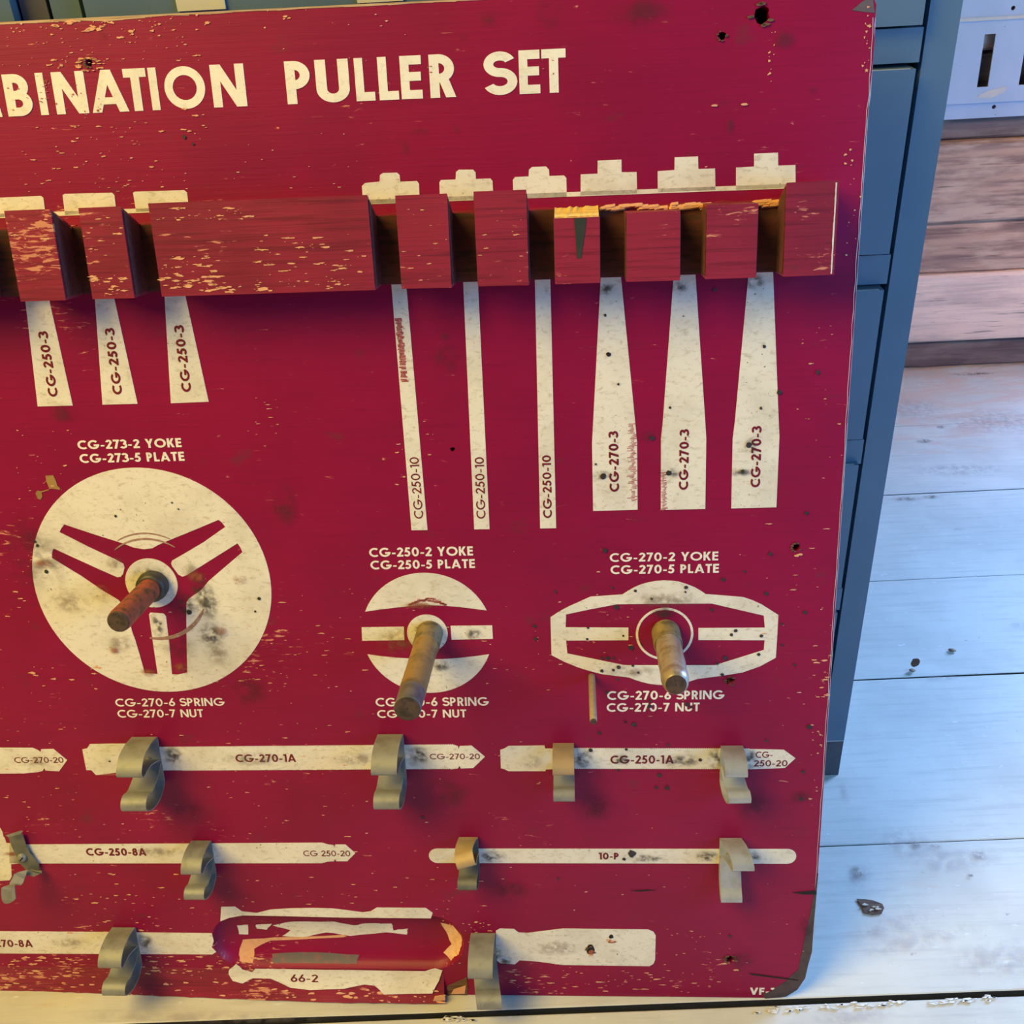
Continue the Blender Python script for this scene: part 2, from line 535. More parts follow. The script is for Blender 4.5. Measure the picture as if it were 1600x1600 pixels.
# ------------------------------------------------------------------ the pale blue slotted panel hung on the wall
def slotted_panel():
    D = .012                                     # stands off the boards
    root = empty('slotted_metal_panel', (WF.x, WF.y, 0), YAW)
    tag(root, 'pale blue metal panel with vertical slots, hung low on the plank wall', 'metal panel')
    x0, x1 = -.42, .75
    zb, zt = .523, 1.02
    loops = [[(x0, zb), (x1, zb), (x1, zt), (x0, zt)]]
    k = -6
    sx = .0535
    while True:
        c = sx + .0725 * k
        k += 1
        if c < x0 + .03: continue
        if c > x1 - .03: break
        for (za, zc) in ((.546, .6315), (.70, .785), (.86, .945)):
            loops.append([(c - .0095 + .0012, za), (c + .0095 + .0012, za), (c + .0095 - .001, zc), (c - .0095 - .001, zc)])
    hx, hz = .0834, .6703
    for i in range(-2, 4):
        loops.append(circle_pts(hx + .2175 * i, hz, .0036, n=16))
    bm = bmesh.new()
    prism_holes(bm, loops, 0, .0025, back=True)
    # stand it upright: shape plane (x, z) -> local
    for vtx in bm.verts:
        x, z, t = vtx.co
        vtx.co = (x, -D - t, z)
    link('sheet', bm, M['panelblue'], root)
    # folded lower flange with its own row of holes
    bm = bmesh.new()
    lp = [[(x0, .4915), (x1, .4915), (x1, .5195), (x0, .5195)]]
    for i in range(-2, 4):
        lp.append(circle_pts(.0849 + .2175 * i, .5098, .0036, n=16))
    prism_holes(bm, lp, 0, .0025, back=True)
    for vtx in bm.verts:
        x, z, t = vtx.co
        vtx.co = (x, -D + .010 - t + (z - .4915) * -.12, z)
    box(bm, x0, x1, -D - .0025, -D + .011, .5195, .523)
    link('flange', bm, M['panelblue'], root)
    bm = bmesh.new()
    box(bm, x0, x1, -D - .0055, -D - .0015, .6535, .6585)
    bevel_all(bm, .0012, 2)
    r = link('ridge', bm, M['panel_worn'], root)
    tag(r, 'worn cream ridge across the panel')
    bm = bmesh.new()
    pts = [(.048, .528), (.072, .5265), (.094, .535), (.099, .545), (.085, .5435), (.068, .540), (.052, .534)]
    prism(bm, pts, 0, .0004)
    for vtx in bm.verts:
        x, z, t = vtx.co
        vtx.co = (x, -D - .0026 - t, z)
    r = link('worn_patch', bm, M['panel_worn'], root)
    tag(r, 'cream worn patch under the slot')
    return root


slotted_panel()

# ------------------------------------------------------------------ drawer cabinets
FOOT = F(1310, 1211)


def cab_xz(px, py, d=0.0):
    nrm = Vector((-SY, CY, 0))
    dr = ray(px, py)
    q = CAM + dr * (((FOOT - CAM).dot(nrm) - d) / dr.dot(nrm))
    return ((q - FOOT).x * CY + (q - FOOT).y * SY, q.z)


def bbox(name, x0, x1, y0, y1, z0, z1, m, parent, bev=.0012, seg=2):
    bm = bmesh.new()
    box(bm, x0, x1, y0, y1, z0, z1)
    if bev: bevel_all(bm, bev, seg)
    return link(name, bm, m, parent)


def cabinet(loc, W, label, first, lpost, rpost, lgap, rightm, rgap=.0077):
    root = empty('drawer_cabinet', loc, YAW)
    tag(root, label, 'cabinet', 'steel drawer cabinets behind the board')
    H = 1.122
    m = M['cabinet']
    bm = bmesh.new()
    box(bm, -W, 0, .050, .50, .0, H)
    box(bm, -.0012, 0, .0155, .051, .0, H)
    box(bm, -W, -W + .0012, .0155, .051, .0, H)
    link('carcass', bm, m, root)
    bbox('corner_post', -rpost, 0, 0, .016, .055, H, rightm, root)
    bbox('corner_post', -W, -W + lpost, 0, .016, .055, H, m, root)
    bbox('plinth', -W, 0, .0005, .016, 0, .0545, M['cabinet_foot'], root, .0008)
    bbox('top_rail', -W + lpost + .0005, -rpost - .0005, .002, .016, 1.10, H, m, root)
    lx0, lx1 = -W + lgap, -rpost - rgap
    rows = [(.9475, .8032, .8016, .7765), (.7717, .6243, .6235, .5976), (.5920, .4453, .4445, .4185), (.4171, .2716, .2708, .2433), (.2395, .0920, .0912, .0655)]

    def nearer(z, d): return z + (CAM.z - z) * d / .89
    for i, (ft, fb, lt, lb) in enumerate(rows):
        t, fbz = nearer(ft, .011), nearer(fb, .011)
        bm = bmesh.new()
        box(bm, lx0, lx1, -.011, .030, fbz, t)
        bevel_all(bm, .0024, 3)
        d = link('drawer', bm, m, root)
        bm = bmesh.new()
        box(bm, lx0 - .001, lx1 + .0044, -.003, .030, nearer(lb, .003), min(nearer(lt, .003), fbz - .0006))
        bevel_all(bm, .0024, 3)
        link('pull_lip', bm, m, d)
        bm = bmesh.new()
        box(bm, lx0 + .004, lx1 - .004, -.0105, -.0080, t - .0012, t + .0003)
        link('worn_edge', bm, M['edge'], d)
        if first and i == 0:
            for px0, px1, py in ((276, 352, 8), (558, 630, 0)):
                xa = cab_xz(px0, py, .0125)[0]
                xb = cab_xz(px1, py, .0125)[0]
                zz = cab_xz((px0 + px1) / 2, 16 if py else 3, .0125)[1]
                bm = bmesh.new()
                box(bm, xa, xb, -.0130, -.0108, zz, zz + .045)
                bevel_all(bm, .0006, 1)
                c = link('label_card', bm, M['card'], d)
                tag(c, 'aged cream label card on the drawer front')
    # a drawer above, its front starts over the top of the next row
    bbox('upper_drawer', lx0, lx1, -.011, .030, .9545, 1.098, m, root, .0022, 3)
    bm = bmesh.new()
    box(bm, -.0243, -.0002, -.0004, .004, .0545, .0556)
    link('seam', bm, M['edge'], root)
    return root


XL = {px: cab_xz(px, 2)[0] for px in (71, 77, 123)}
xdr = cab_xz(129, 2, .011)[0]
c_right = cabinet(FOOT, -XL[77], 'blue-grey steel drawer cabinet directly behind the red board, right edge visible to the floor', True,
                  XL[123] - XL[77], .0245, xdr - XL[77], M['cabinet'])
off = XL[71]
w2 = XL[71] - cab_xz(29, 2)[0]
c_left = cabinet(FOOT + Vector((off * CY, off * SY, 0)), .6660,
                 'dark steel cabinet peeking out above the top left corner of the red board', False, .020, w2, .0225, M['cabinet_brown'], .0022)

# ------------------------------------------------------------------ THE BOARD
board = empty('tool_board', (0, 0, 0))
board.matrix_world = Matrix(((1, 0, 0, 0), (0, BV.y, BN.y, 0), (0, BV.z, BN.z, 0), (0, 0, 0, 1)))
tag(board, 'worn red plywood tool board with cream lettering and outlines, leaning against the drawer cabinet', 'tool board')
TH = .0160

HOLES = [(1190, 23, .0058), (1128, 56, .0026), (139, 98, .0026), (1244, 855, .0030), (1141, 1064, .0034), (1141, 1499, .0040),
         (923, 1484, .0034), (707, 702, .0018)]


def corner(px):
    return B(*px)


# outline of the painted panel
outline = [(-1.0, 0.0), B(778, 1554), B(1195, 1559), B(1228, 1556), B(1246, 1545), B(1257, 1527), B(1262, 1506), B(1268, 1487)]
for py in (1420, 1300, 1150, 1000, 850, 700, 520, 350, 200):
    outline.append((rnd.uniform(-.0006, .0006), B(1300, py)[1]))
outline += [B(1360.5, 130), B(1364, 95), B(1366.5, 62), B(1366.5, 38), (.001, B(1362, 8)[1]), (-.003, .860), (-.012, .868), (-1.0, .868)]
outline[1] = (outline[1][0], 0.0)
outline[2] = (outline[2][0], 0.0)

# routed recess, a long slot with a hollow bottom
ra, rb = B(333, 1480), B(725, 1480)
rt, rbm = B(500, 1430)[1], B(500, 1513)[1]
RC = ((ra[0] + rb[0]) / 2, (rt + rbm) / 2)
RRY = (rt - rbm) / 2
RRX = (rb[0] - ra[0]) / 2


def stadium(rx, ry, n=14):
    s = rx - ry
    pts = []
    for i in range(n + 1):
        a = -math.pi / 2 + math.pi * i / n
        pts.append((RC[0] + s + ry * math.cos(a), RC[1] + ry * math.sin(a)))
    for i in range(n + 1):
        a = math.pi / 2 + math.pi * i / n
        pts.append((RC[0] - s + ry * math.cos(a), RC[1] + ry * math.sin(a)))
    return pts


def ragged_circle(c, r, n=14, j=.25):
    return [(c[0] + r * (1 + rnd.uniform(-j, j)) * math.cos(2 * math.pi * i / n), c[1] + r * (1 + rnd.uniform(-j, j)) * math.sin(2 * math.pi * i / n)) for i in range(n)]


hole_loops = [ragged_circle(B(x, y), r) for x, y, r in HOLES]
bm = bmesh.new()
prism_holes(bm, [outline, stadium(RRX, RRY)] + hole_loops, -TH, 0.0, back=True)
panel = link('panel', bm, M['red'], board)

# recess bowl
bm = bmesh.new()
depth = .0125
rings = []
NR = 9
for k in range(NR + 1):
    t = k / NR
    a = t * math.pi / 2
    ry = RRY * math.cos(a) if k < NR else RRY * .0
    ry = max(RRY * (1 - t) ** .75, .0004)
    z = -depth * math.sqrt(max(0, 1 - (ry / RRY) ** 2)) if k else 0.0
    rx = RRX - (RRY - ry)
    rings.append([bm.verts.new((x, y, z)) for x, y in stadium(rx, ry)])
for a, b in zip(rings, rings[1:]):
    n = len(a)
    for i in range(n):
        j = (i + 1) % n
        bm.faces.new((a[i], a[j], b[j], b[i]))
bm.faces.new(rings[-1])
recess = link('handle_recess', bm, M['red'], board, smooth=True)
tag(recess, 'hollowed oval recess routed into the board for a tool handle')

# hollow holes: dark cup behind every hole so nothing shines through
bm = bmesh.new()
for x, y, r in HOLES:
    c = B(x, y)
    lathe(bm, [(r * 1.35, -TH - .0002), (r * 1.35, -TH - .004), (.0002, -TH - .004)], c, n=14)
tag(link('hole_backing', bm, M['hole'], board), kind='stuff')

# worn raw edges: top edge and lower right corner
bm = bmesh.new()
n = 60
for i in range(n):
    u0 = -1.0 + .95 * i / n
    u1 = -1.0 + .95 * (i + 1) / n
    h = .0009 + .0022 * rnd.random() ** 2 * (1.0 if u0 < -.45 else .35)
    h2 = .0009 + .0022 * rnd.random() ** 2 * (1.0 if u1 < -.45 else .35)
    prism(bm, [(u0, .8681), (u0, .868 - h), (u1, .868 - h2), (u1, .8681)], -TH - .0001, .0003)
e = link('raw_top_edge', bm, M['ply'], board)
tag(e, 'bare plywood showing along the top edge')

bm = bmesh.new()
pts = [B(1195, 1560), B(1228, 1557), B(1246, 1546), B(1258, 1528), B(1263, 1506), B(1268.6, 1487), B(1271, 1450), B(1275, 1405), B(1278.5, 1365),
       B(1276, 1372), B(1270, 1405), B(1266, 1425), B(1263, 1440), B(1257, 1468), B(1251, 1496), B(1247, 1515), B(1236, 1524), B(1228, 1533), B(1215, 1541), B(1205, 1548), B(1192, 1553)]
prism(bm, pts, -TH + .001, .00035)
e = link('worn_corner', bm, plain('blackened_corner', (0.085, 0.055, 0.05), 0.85, col2=(0.045, 0.03, 0.03), scale=90), board)
tag(e, 'dark bare wood at the worn lower right corner')

bm = bmesh.new()
prev = None
for py in range(1470, 20, -24):
    u = 0.0 if py > 160 else .0008
    v = B(1310, py)[1]
    w = .0011 + rnd.uniform(-.0004, .0007)
    r = [bm.verts.new(p) for p in ((u - w, v, .00035), (u + .0007, v, -w * .8), (u + .0007, v, -TH), (u - w, v, -.0004))]
    if prev:
        for i in range(4):
            j = (i + 1) % 4
            bm.faces.new((prev[i], r[i], r[j], prev[j]))
    prev = r
e = link('raw_side_edge', bm, M['edgewood'], board)
tag(e, 'pale bare plywood along the right edge')

# smear of grey-blue paint at the upper right edge
bm = bmesh.new()
prism(bm, [B(1331, 16), B(1345, 4), B(1358, -4), B(1364, 0), B(1366, 14), B(1367, 20), B(1352, 19)], 0, .0003)
link('grey_paint_dab', bm, plain('grey_dab', (0.12, 0.09, 0.10), 0.6), board)

# peeling face veneer below the recess, bowed outwards
bm = bmesh.new()
cols = 60
u_a, u_b = B(-15, 1546)[0], B(696, 1560)[0]
prev = None
for i in range(cols + 1):
    t = i / cols
    u = u_a + (u_b - u_a) * t
    amp = .0105 * max(0, min(1, (t - .05) / .7)) ** 1.1
    top = .030 - .006 * max(0, t - .9) * 10
    rowf, rowb = [], []
    for k in range(7):
        s = k / 6
        vv = -.0000 + top * (1 - s)
        nn = .0002 + amp * s ** 2
        rowf.append(bm.verts.new((u, vv - (0 if k < 6 else rnd.uniform(-.0005, .0007)) - amp * .1 * s, nn)))
        rowb.append(bm.verts.new((u, vv - amp * .1 * s, nn - .0022 * s - .0001)))
    if prev:
        pf, pbk = prev
        for k in range(6):
            bm.faces.new((pf[k], rowf[k], rowf[k + 1], pf[k + 1]))
            bm.faces.new((pbk[k], pbk[k + 1], rowb[k + 1], rowb[k]))
        bm.faces.new((pf[6], rowf[6], rowb[6], pbk[6]))
        bm.faces.new((pf[0], pbk[0], rowb[0], rowf[0]))
    else:
        for k in range(6):
            bm.faces.new((rowf[k], rowf[k + 1], rowb[k + 1], rowb[k]))
    prev = (rowf, rowb)
for k in range(6):
    bm.faces.new((prev[0][k], prev[1][k], prev[1][k + 1], prev[0][k + 1]))
peel = link('peeling_veneer', bm, M['rail'], board)
tag(peel, 'bottom strip of red face veneer peeling outwards, paint flaking')

# torn place right of the veneer: dark notch and bare splinters
bm = bmesh.new()
prism(bm, P((320, 1370), 3.2, [(1212, 545), (1250, 528), (1310, 500), (1316, 560), (1310, 590), (1226, 588), (1214, 600)]), .0002, .0006)
t = link('torn_notch', bm, M['darkwood'], board)
tag(t, 'dark torn notch in the bottom edge')
bm = bmesh.new()
prism(bm, P((320, 1370), 3.2, [(1245, 560), (1306, 540), (1300, 580), (1232, 582)]), .0006, .0011)
prism(bm, P((320, 1370), 3.2, [(1150, 596), (1203, 588), (1202, 615), (1142, 618)], .0095), .0096, .0104)
link('bare_splinter', bm, M['chip'], board)

# ------------------------------------------------------------------ lettering
def rect(x0, y0, x1, y1): return [(x0, y0), (x1, y0), (x1, y1), (x0, y1)]


def diag(x0, y0, x1, y1, w):
    hw = w / 2 * math.hypot(x1 - x0, y1 - y0) / max(abs(y1 - y0), 1e-6)
    return [(x0 - hw, y0), (x0 + hw, y0), (x1 + hw, y1), (x1 - hw, y1)]


def band(cx, cy, rx, ry, a0, a1, w, n=26):
    a0, a1 = math.radians(a0), math.radians(a1)
    out, inn = [], []
    for i in range(n + 1):
        a = a0 + (a1 - a0) * i / n
        out.append((cx + (rx + w / 2) * math.cos(a), cy + (ry + w / 2) * math.sin(a)))
        inn.append((cx + (rx - w / 2) * math.cos(a), cy + (ry - w / 2) * math.sin(a)))
    return out + inn[::-1]


def glyph(ch, w):
    e = w / 2
    if ch == 'A':
        W = .84
        hw = e * 1.1
        y = .27
        xi = hw + (W / 2 - hw) * y
        return [diag(hw, 0, W / 2, 1, w), diag(W - hw, 0, W / 2, 1, w), rect(xi, y - e * .8, W - xi, y + e * .8)], W
    if ch in 'BPR':
        m = .50 if ch == 'B' else .45
        W = {'B': .58, 'P': .55, 'R': .57}[ch]
        ry = (1 - e - m) / 2
        xs = W * .93 - e - ry
        ps = [rect(0, 0, w, 1), rect(w * .5, 1 - w, xs, 1), rect(w * .5, m - e, xs, m + e), band(xs, (1 - e + m) / 2, ry, ry, -90, 90, w)]
        if ch == 'B':
            ry2 = (m - e) / 2
            xs2 = W - e - ry2
            ps += [rect(w * .5, 0, xs2, w), band(xs2, (m + e) / 2, ry2, ry2, -90, 90, w)]
        if ch == 'R':
            ps += [diag(W - e * 1.25, 0, W * .48, m + e * .5, w)]
        return ps, W
    if ch == 'C':
        return [band(.5, .5, .5 - e, .5 - e, 52, 308, w, 40)], .80
    if ch == 'E':
        return [rect(0, 0, w, 1), rect(0, 0, .50, w), rect(0, 1 - w, .50, 1), rect(0, .52 - e, .48, .52 + e)], .50
    if ch == 'F':
        return [rect(0, 0, w, 1), rect(0, 1 - w, .48, 1), rect(0, .50 - e, .45, .50 + e)], .48
    if ch == 'G':
        return [band(.5, .5, .5 - e, .5 - e, 45, 360, w, 44), rect(.52, .5 - w * .9, 1.0, .5 + w * .1)], 1.0
    if ch == 'I':
        return [rect(0, 0, w, 1)], w
    if ch == 'K':
        W = .64
        return [rect(0, 0, w, 1), diag(w * .9, .36, W - w * .7, 1, w), diag(W - w * .6, 0, w * 1.3, .62, w)], W
    if ch == 'L':
        return [rect(0, 0, w, 1), rect(0, 0, .46, w)], .46
    if ch == 'M':
        return [diag(e, 0, .24, 1, w), diag(.24, 1, .52, 0, w), diag(.52, 0, .80, 1, w), diag(.80, 1, 1.04 - e, 0, w)], 1.04
    if ch == 'N':
        W = .76
        return [rect(0, 0, w, 1), rect(W - w, 0, W, 1), diag(W - e * 1.15, 0, e * 1.15, 1, w)], W
    if ch == 'O':
        return [band(.5, .5, .5 - e, .5 - e, 0, 360, w, 44)], 1.0
    if ch == 'S':
        m = .52
        ru, rl = (1 - e - m) / 2, (m - e) / 2
        return [band(.27, (1 - e + m) / 2, .235, ru, 25, 270, w), band(.27, (m + e) / 2, .26, rl, 90, -155, w)], .54
    if ch == 'T':
        W = .54
        return [rect(0, 1 - w, W, 1), rect(W / 2 - e, 0, W / 2 + e, 1)], W
    if ch == 'U':
        W = .64
        r = W / 2 - e
        return [rect(0, W / 2 - .01, w, 1), rect(W - w, W / 2 - .01, W, 1), band(W / 2, W / 2, r, r, 180, 360, w)], W
    if ch == 'V':
        W = .74
        return [diag(W / 2, 0, e, 1, w), diag(W / 2, 0, W - e, 1, w)], W
    if ch == 'Y':
        W = .70
        return [diag(W / 2, .42, e * 1.1, 1, w), diag(W / 2, .42, W - e * 1.1, 1, w), rect(W / 2 - e, 0, W / 2 + e, .48)], W
    if ch == '0':
        return [band(.32, .5, .32 - e, .5 - e, 0, 360, w, 40)], .64
    if ch == '1':
        return [rect(.14, 0, .14 + w, 1), [(.0, .80), (.0, .80 + w * .9), (.16, 1.0), (.16, 1 - w)]], .14 + w
    if ch == '2':
        return [band(.28, .70, .28 - e, .30 - e, 165, -25, w), [(0.0, w * .5), (w * 1.2, w * .5), (.53, .60), (.53 - w * .95, .66)], rect(0, 0, .56, w)], .56
    if ch == '3':
        m = .53
        return [band(.22, (1 - e + m) / 2, .24 - e * .3, (1 - e - m) / 2, 150, -90, w), band(.22, (m + e) / 2, .28 - e * .3, (m - e) / 2, 90, -150, w)], .52
    if ch == '5':
        return [rect(.12, 1 - w, .50, 1), diag(.08 + e * .3, .48, .13 + e, 1, w), band(.22, .335, .30 - e, .335 - e, 125, -150, w)], .54
    if ch == '6':
        return [band(.29, .31, .29 - e, .31 - e, 0, 360, w, 34), diag(e * 1.25, .36, .40, 1, w)], .58
    if ch == '7':
        return [rect(0, 1 - w, .54, 1), diag(.16, 0, .54 - e * 1.25, 1 - w * .5, w)], .54
    if ch == '8':
        m = .54
        return [band(.28, (1 - e + m) / 2, .25 - e, (1 - e - m) / 2, 0, 360, w, 30), band(.28, (m + e) / 2, .28 - e, (m - e) / 2, 0, 360, w, 32)], .56
    if ch == '-':
        return [rect(.02, .36 - e * .8, .34, .36 + e * .8)], .36
    return [], .28


def set_text(bm, s, o, ax, up, w, z0, z1, gap=.11):
    """letters from o along vector ax (full length of the line) with cap height vector up"""
    gl = [glyph(c, w) for c in s]
    total = sum(g[1] for g in gl) + gap * (len(gl) - 1)
    x = 0.0
    for ps, W in gl:
        for iq, q in enumerate(ps):
            pts = [(o[0] + ax[0] * ((x + a) / total) + up[0] * b, o[1] + ax[1] * ((x + a) / total) + up[1] * b) for a, b in q]
            prism(bm, pts, z0, z1 + iq * .00004)
        x += W + gap


def line_text(name, s, pl, pr, pt, w, m, parent, z=.0, dz=.0003, snap=True, label=None, gap=.11):
    a, b, c = B(*pl), B(*pr), B(*pt)
    if snap:                         # level line
        v0 = (a[1] + b[1]) / 2
        h = c[1] - a[1]
        a, b, up = (a[0], v0), (b[0], v0), (0.0, h)
    else:                            # read upwards: baseline a->b, cap side through c
        up = (c[0] - a[0], 0.0)
    bm = bmesh.new()
    set_text(bm, s, a, (b[0] - a[0], b[1] - a[1]), up, w, z, z + dz, gap)
    o = link(name, bm, m, parent)
    if label: tag(o, label)
    return o


# title, letter by letter
vb = sum(B(x, 183.4 - (x - 14) * .0466)[1] for x in (14, 240, 450, 650, 864)) / 5
vt = sum(B(x, y)[1] for x, y in ((3, 118), (190.6, 107.8), (378, 99.4), (623, 86.6), (883, 75))) / 5
hT = vt - vb
WORDS = [[('B', (14, 183), (53, 172)), ('I', (65, 180), (77, 180)), ('N', (90, 180), (140, 177)), ('A', (145, 177), (203, 174)), ('T', (190.6, 107.8), (226, 106)),
          ('I', (239, 172), (251.5, 172)), ('O', (257, 136), (320.5, 136)), ('N', (335, 169), (387, 166))],
         [('P', (450, 163), (486.5, 115)), ('U', (490.6, 94), (543, 92)), ('L', (557.5, 157.5), (587, 156)), ('L', (593.5, 155.5), (624, 154)), ('E', (628, 154), (661, 152)), ('R', (673, 152), (714.5, 150))],
         [('S', (762, 138), (801.5, 125)), ('E', (812, 145), (844.5, 144)), ('T', (845.5, 77), (883.5, 75))]]
for wi, (word, txt) in enumerate(zip(WORDS, ('COMBINATION', 'PULLER', 'SET'))):
    bm = bmesh.new()
    glyphs = [(ch, B(*a)[0], B(*b)[0]) for ch, a, b in word]
    if wi == 0:
        x1 = glyphs[0][1]
        for ch, gap in (('M', .0045), ('O', .005), ('C', .005)):
            W = glyph(ch, .205)[1] * hT * 1.12
            glyphs.insert(0, (ch, x1 - gap - W, x1 - gap))
            x1 -= gap + W
    for ch, ua, ub in glyphs:
        ps, W = glyph(ch, .205)
        for iq, q in enumerate(ps):
            prism(bm, [(ua + (ub - ua) * x / W, vb + hT * y) for x, y in q], 0, .0003 + iq * .00004)
    ttl = link('title_word', bm, M['title'], board)
    tag(ttl, 'large cream word %s of the title' % txt)

WHITE_TEXT = [('CG-273-2 YOKE', (122.3, 701), (284.6, 699.7), (122.3, 687), .20), ('CG-273-5 PLATE', (125.7, 722.8), (289, 720.5), (125.7, 708.7), .20),
              ('CG-270-6 SPRING', (181.4, 1103.6), (351.5, 1102.7), (181.4, 1091.5), .155), ('CG-270-7 NUT', (184.8, 1121), (318.4, 1120.4), (184.8, 1109), .155),
              ('CG-250-2 YOKE', (577.4, 869.6), (739.4, 868.4), (577.4, 855.5), .19), ('CG-250-5 PLATE', (579.4, 889), (742.4, 888), (579.4, 875.3), .19),
              ('CG-270-6 SPRING', (587.6, 1104), (764, 1102), (587.6, 1090.8), .165), ('CG-270-7 NUT', (590, 1121.6), (729, 1120.6), (590, 1109.5), .165),
              ('CG-270-2 YOKE', (952.8, 877), (1122, 876.2), (952.8, 863.5), .18), ('CG-270-5 PLATE', (954, 895.8), (1123, 895.8), (954, 882.2), .19),
              ('CG-270-6 SPRING', (948.8, 1092.8), (1131.5, 1092.8), (948.8, 1079.2), .18), ('CG-270-7 NUT', (948, 1111.6), (1093, 1111.4), (948, 1098.4), .18),
              ('VF-111', (1171.6, 1554), (1224.8, 1554), (1171.6, 1543.5), .2)]
for s, a, b, c, w in WHITE_TEXT:
    line_text('part_lettering', s, a, b, c, w, M['title'], board)

# ------------------------------------------------------------------ painted tool outlines
def shape(name, loops, m=None, z=.0003, label=None):
    """loops in board coordinates, outer first"""
    bm = bmesh.new()
    if isinstance(loops[0][0], (int, float)):
        loops = [loops]
    if len(loops) == 1:
        prism(bm, loops[0], 0, z)
    else:
        prism_holes(bm, loops, 0, z)
    o = link(name, bm, m or M['white'], board)
    if label: tag(o, label)
    return o


Z1 = (0, 0)
# stripe along the rail
v_str = sum(B(x, y)[1] for x, y in ((582.8, 319.4), (701.6, 314), (850, 308.75), (1028, 302.5), (1218.75, 294.4))) / 5
shape('rail_stripe', [(-.86, v_str), (B(1243, 290)[0], v_str), (B(1243, 290)[0], v_str + .0032), (-.86, v_str + .0032)])
# heads over the rail
for pts in ([(-40, 312), (-3, 309), (64, 306), (68, 309), (71.5, 336), (-40, 341)], [(98, 305), (101, 303), (175, 301), (179, 305), (182, 332), (102, 336)],
            [(208, 301), (211, 299.5), (288, 297), (292.5, 301), (295.5, 328), (213, 331)]):
    shape('plate_silhouette', [B(*p) for p in pts])
for pts in ([(370, 930), (385, 915), (458, 908), (460, 875), (475, 865), (545, 863), (558, 875), (562, 908), (645, 905), (655, 918), (659, 1012), (375, 1020)],
            [(757, 912), (765, 900), (838, 897), (840, 860), (855, 848), (925, 848), (938, 862), (940, 895), (1012, 892), (1023, 905), (1027, 996), (760, 1005)],
            [(1124, 900), (1135, 885), (1203, 882), (1205, 848), (1220, 835), (1290, 832), (1305, 848), (1307, 880), (1380, 877), (1392, 890), (1394, 984), (1127, 992)]):
    shape('plate_silhouette', P((450, 0), 3.2, pts))
for pts in ([(183, 872), (268, 868), (268, 803), (387, 798), (388, 861), (463, 860), (466, 968), (183, 978)], [(568, 856), (652, 850), (653, 786), (770, 782), (772, 845), (855, 842), (857, 950), (569, 962)],
            [(960, 838), (1050, 833), (1050, 768), (1170, 763), (1171, 828), (1257, 825), (1258, 936), (960, 950)]):
    shape('plate_silhouette', P((850, 0), 3.2, pts))
# jaws under the rail
JAWS = []
for pts in ([(138, 40), (268, 40), (405, 653), (210, 658)], [(526, 30), (629, 30), (765, 643), (570, 648)], [(913, 20), (1025, 20), (1160, 632), (950, 640)]):
    JAWS.append(shape('jaw_silhouette', P((0, 450), 3.556, pts)))
for pts in ([(610.3, 430), (633.5, 430), (668, 828), (643, 828.4)], [(723, 425), (746, 425), (765, 826.6), (741, 827)], [(835.5, 425), (859.6, 425), (869, 825), (844, 825.6)]):
    JAWS.append(shape('jaw_silhouette', [B(*p) for p in pts]))
for pts in ([(235, 40), (360, 40), (450, 960), (462, 1085), (465, 1505), (187, 1513), (180, 1090), (187, 960)], [(691, 30), (826, 30), (888, 960), (894, 1060), (888, 1500), (610, 1507), (611, 1060), (622, 960)],
            [(1160, 10), (1311, 10), (1347, 960), (1351, 1050), (1332, 1490), (1050, 1497), (1059, 1060), (1072, 960)]):
    JAWS.append(shape('jaw_silhouette', P((880, 420), 4, pts)))
JT = [('CG-250-3', (91.4, 619.5), (74.5, 518), (76.5, 619.5), .205), ('CG-250-3', (191.8, 616), (178.6, 513), (177, 616), .205), ('CG-250-3', (299.5, 612), (287, 508.5), (284.6, 612), .205),
      ('CG-250-10', (661.75, 810), (654, 714), (647.7, 810), .125), ('CG-250-10', (758.75, 810), (756, 714), (744.7, 810), .135), ('CG-250-10', (862.5, 809), (860.75, 711), (848.9, 809), .17),
      ('CG-270-3', (967.5, 768), (965.8, 674), (952.5, 768), .205), ('CG-270-3', (1075, 765), (1076.75, 671), (1060.5, 765), .205), ('CG-270-3', (1187.5, 761), (1190, 666), (1172.5, 761), .205)]
for j, (s, a, b, c, w) in zip(JAWS, JT):
    line_text('part_number', s, a, b, c, w, M['redink'], j, .0003, .0002, snap=False)

# large wheel, centre and radius fitted from its outline
WC, WR = (-.5705, .4324), .1024
Q1, Q2, Q3, Q4 = ((40, 720), 8), ((240, 720), 8), ((40, 900), 8), ((240, 900), 8)
red_y = (P(*Q1, [(485, 793), (840, 912), (1200, 1025), (1350, 1082), (1480, 1105), (1590, 1090)]) + P(*Q2, [(60, 1050), (200, 990), (500, 868), (812, 737), (850, 765), (897, 825)])
         + P(*Q2, [(620, 1020), (400, 1150), (235, 1245), (220, 1280), (235, 1320), (310, 1420), (360, 1447), (410, 1430), (620, 1300), (1050, 1030), (1085, 1080), (1112, 1140), (900, 1320), (690, 1500)])
         + P(*Q4, [(600, 170), (440, 285), (415, 325), (410, 370), (412, 700), (422, 1205), (300, 1232)])
         + [B(269, 1053.5), B(264.5, 1005), B(259.5, 963), B(256, 958.5), B(235, 957), B(233, 960), B(240, 1010), B(246.5, 1053)]
         + [B(226.4, 1051.5), B(219, 1025), B(211.5, 1000), B(206, 985), B(202, 965), B(197, 950)] + P(*Q3, [(1165, 300), (950, 170), (700, 0)])
         + P(*Q1, [(700, 1440), (330, 1215), (332, 1150), (345, 1100), (365, 1100), (900, 1345), (1150, 1455), (1190, 1450), (1220, 1410), (1238, 1330), (1222, 1285), (1100, 1220), (800, 1080), (425, 890), (450, 840)]))
wheel_hub = circle_pts(B(236.8, 911)[0], B(236.8, 911)[1], WR * 41 / 187 * 1.0, n=40)
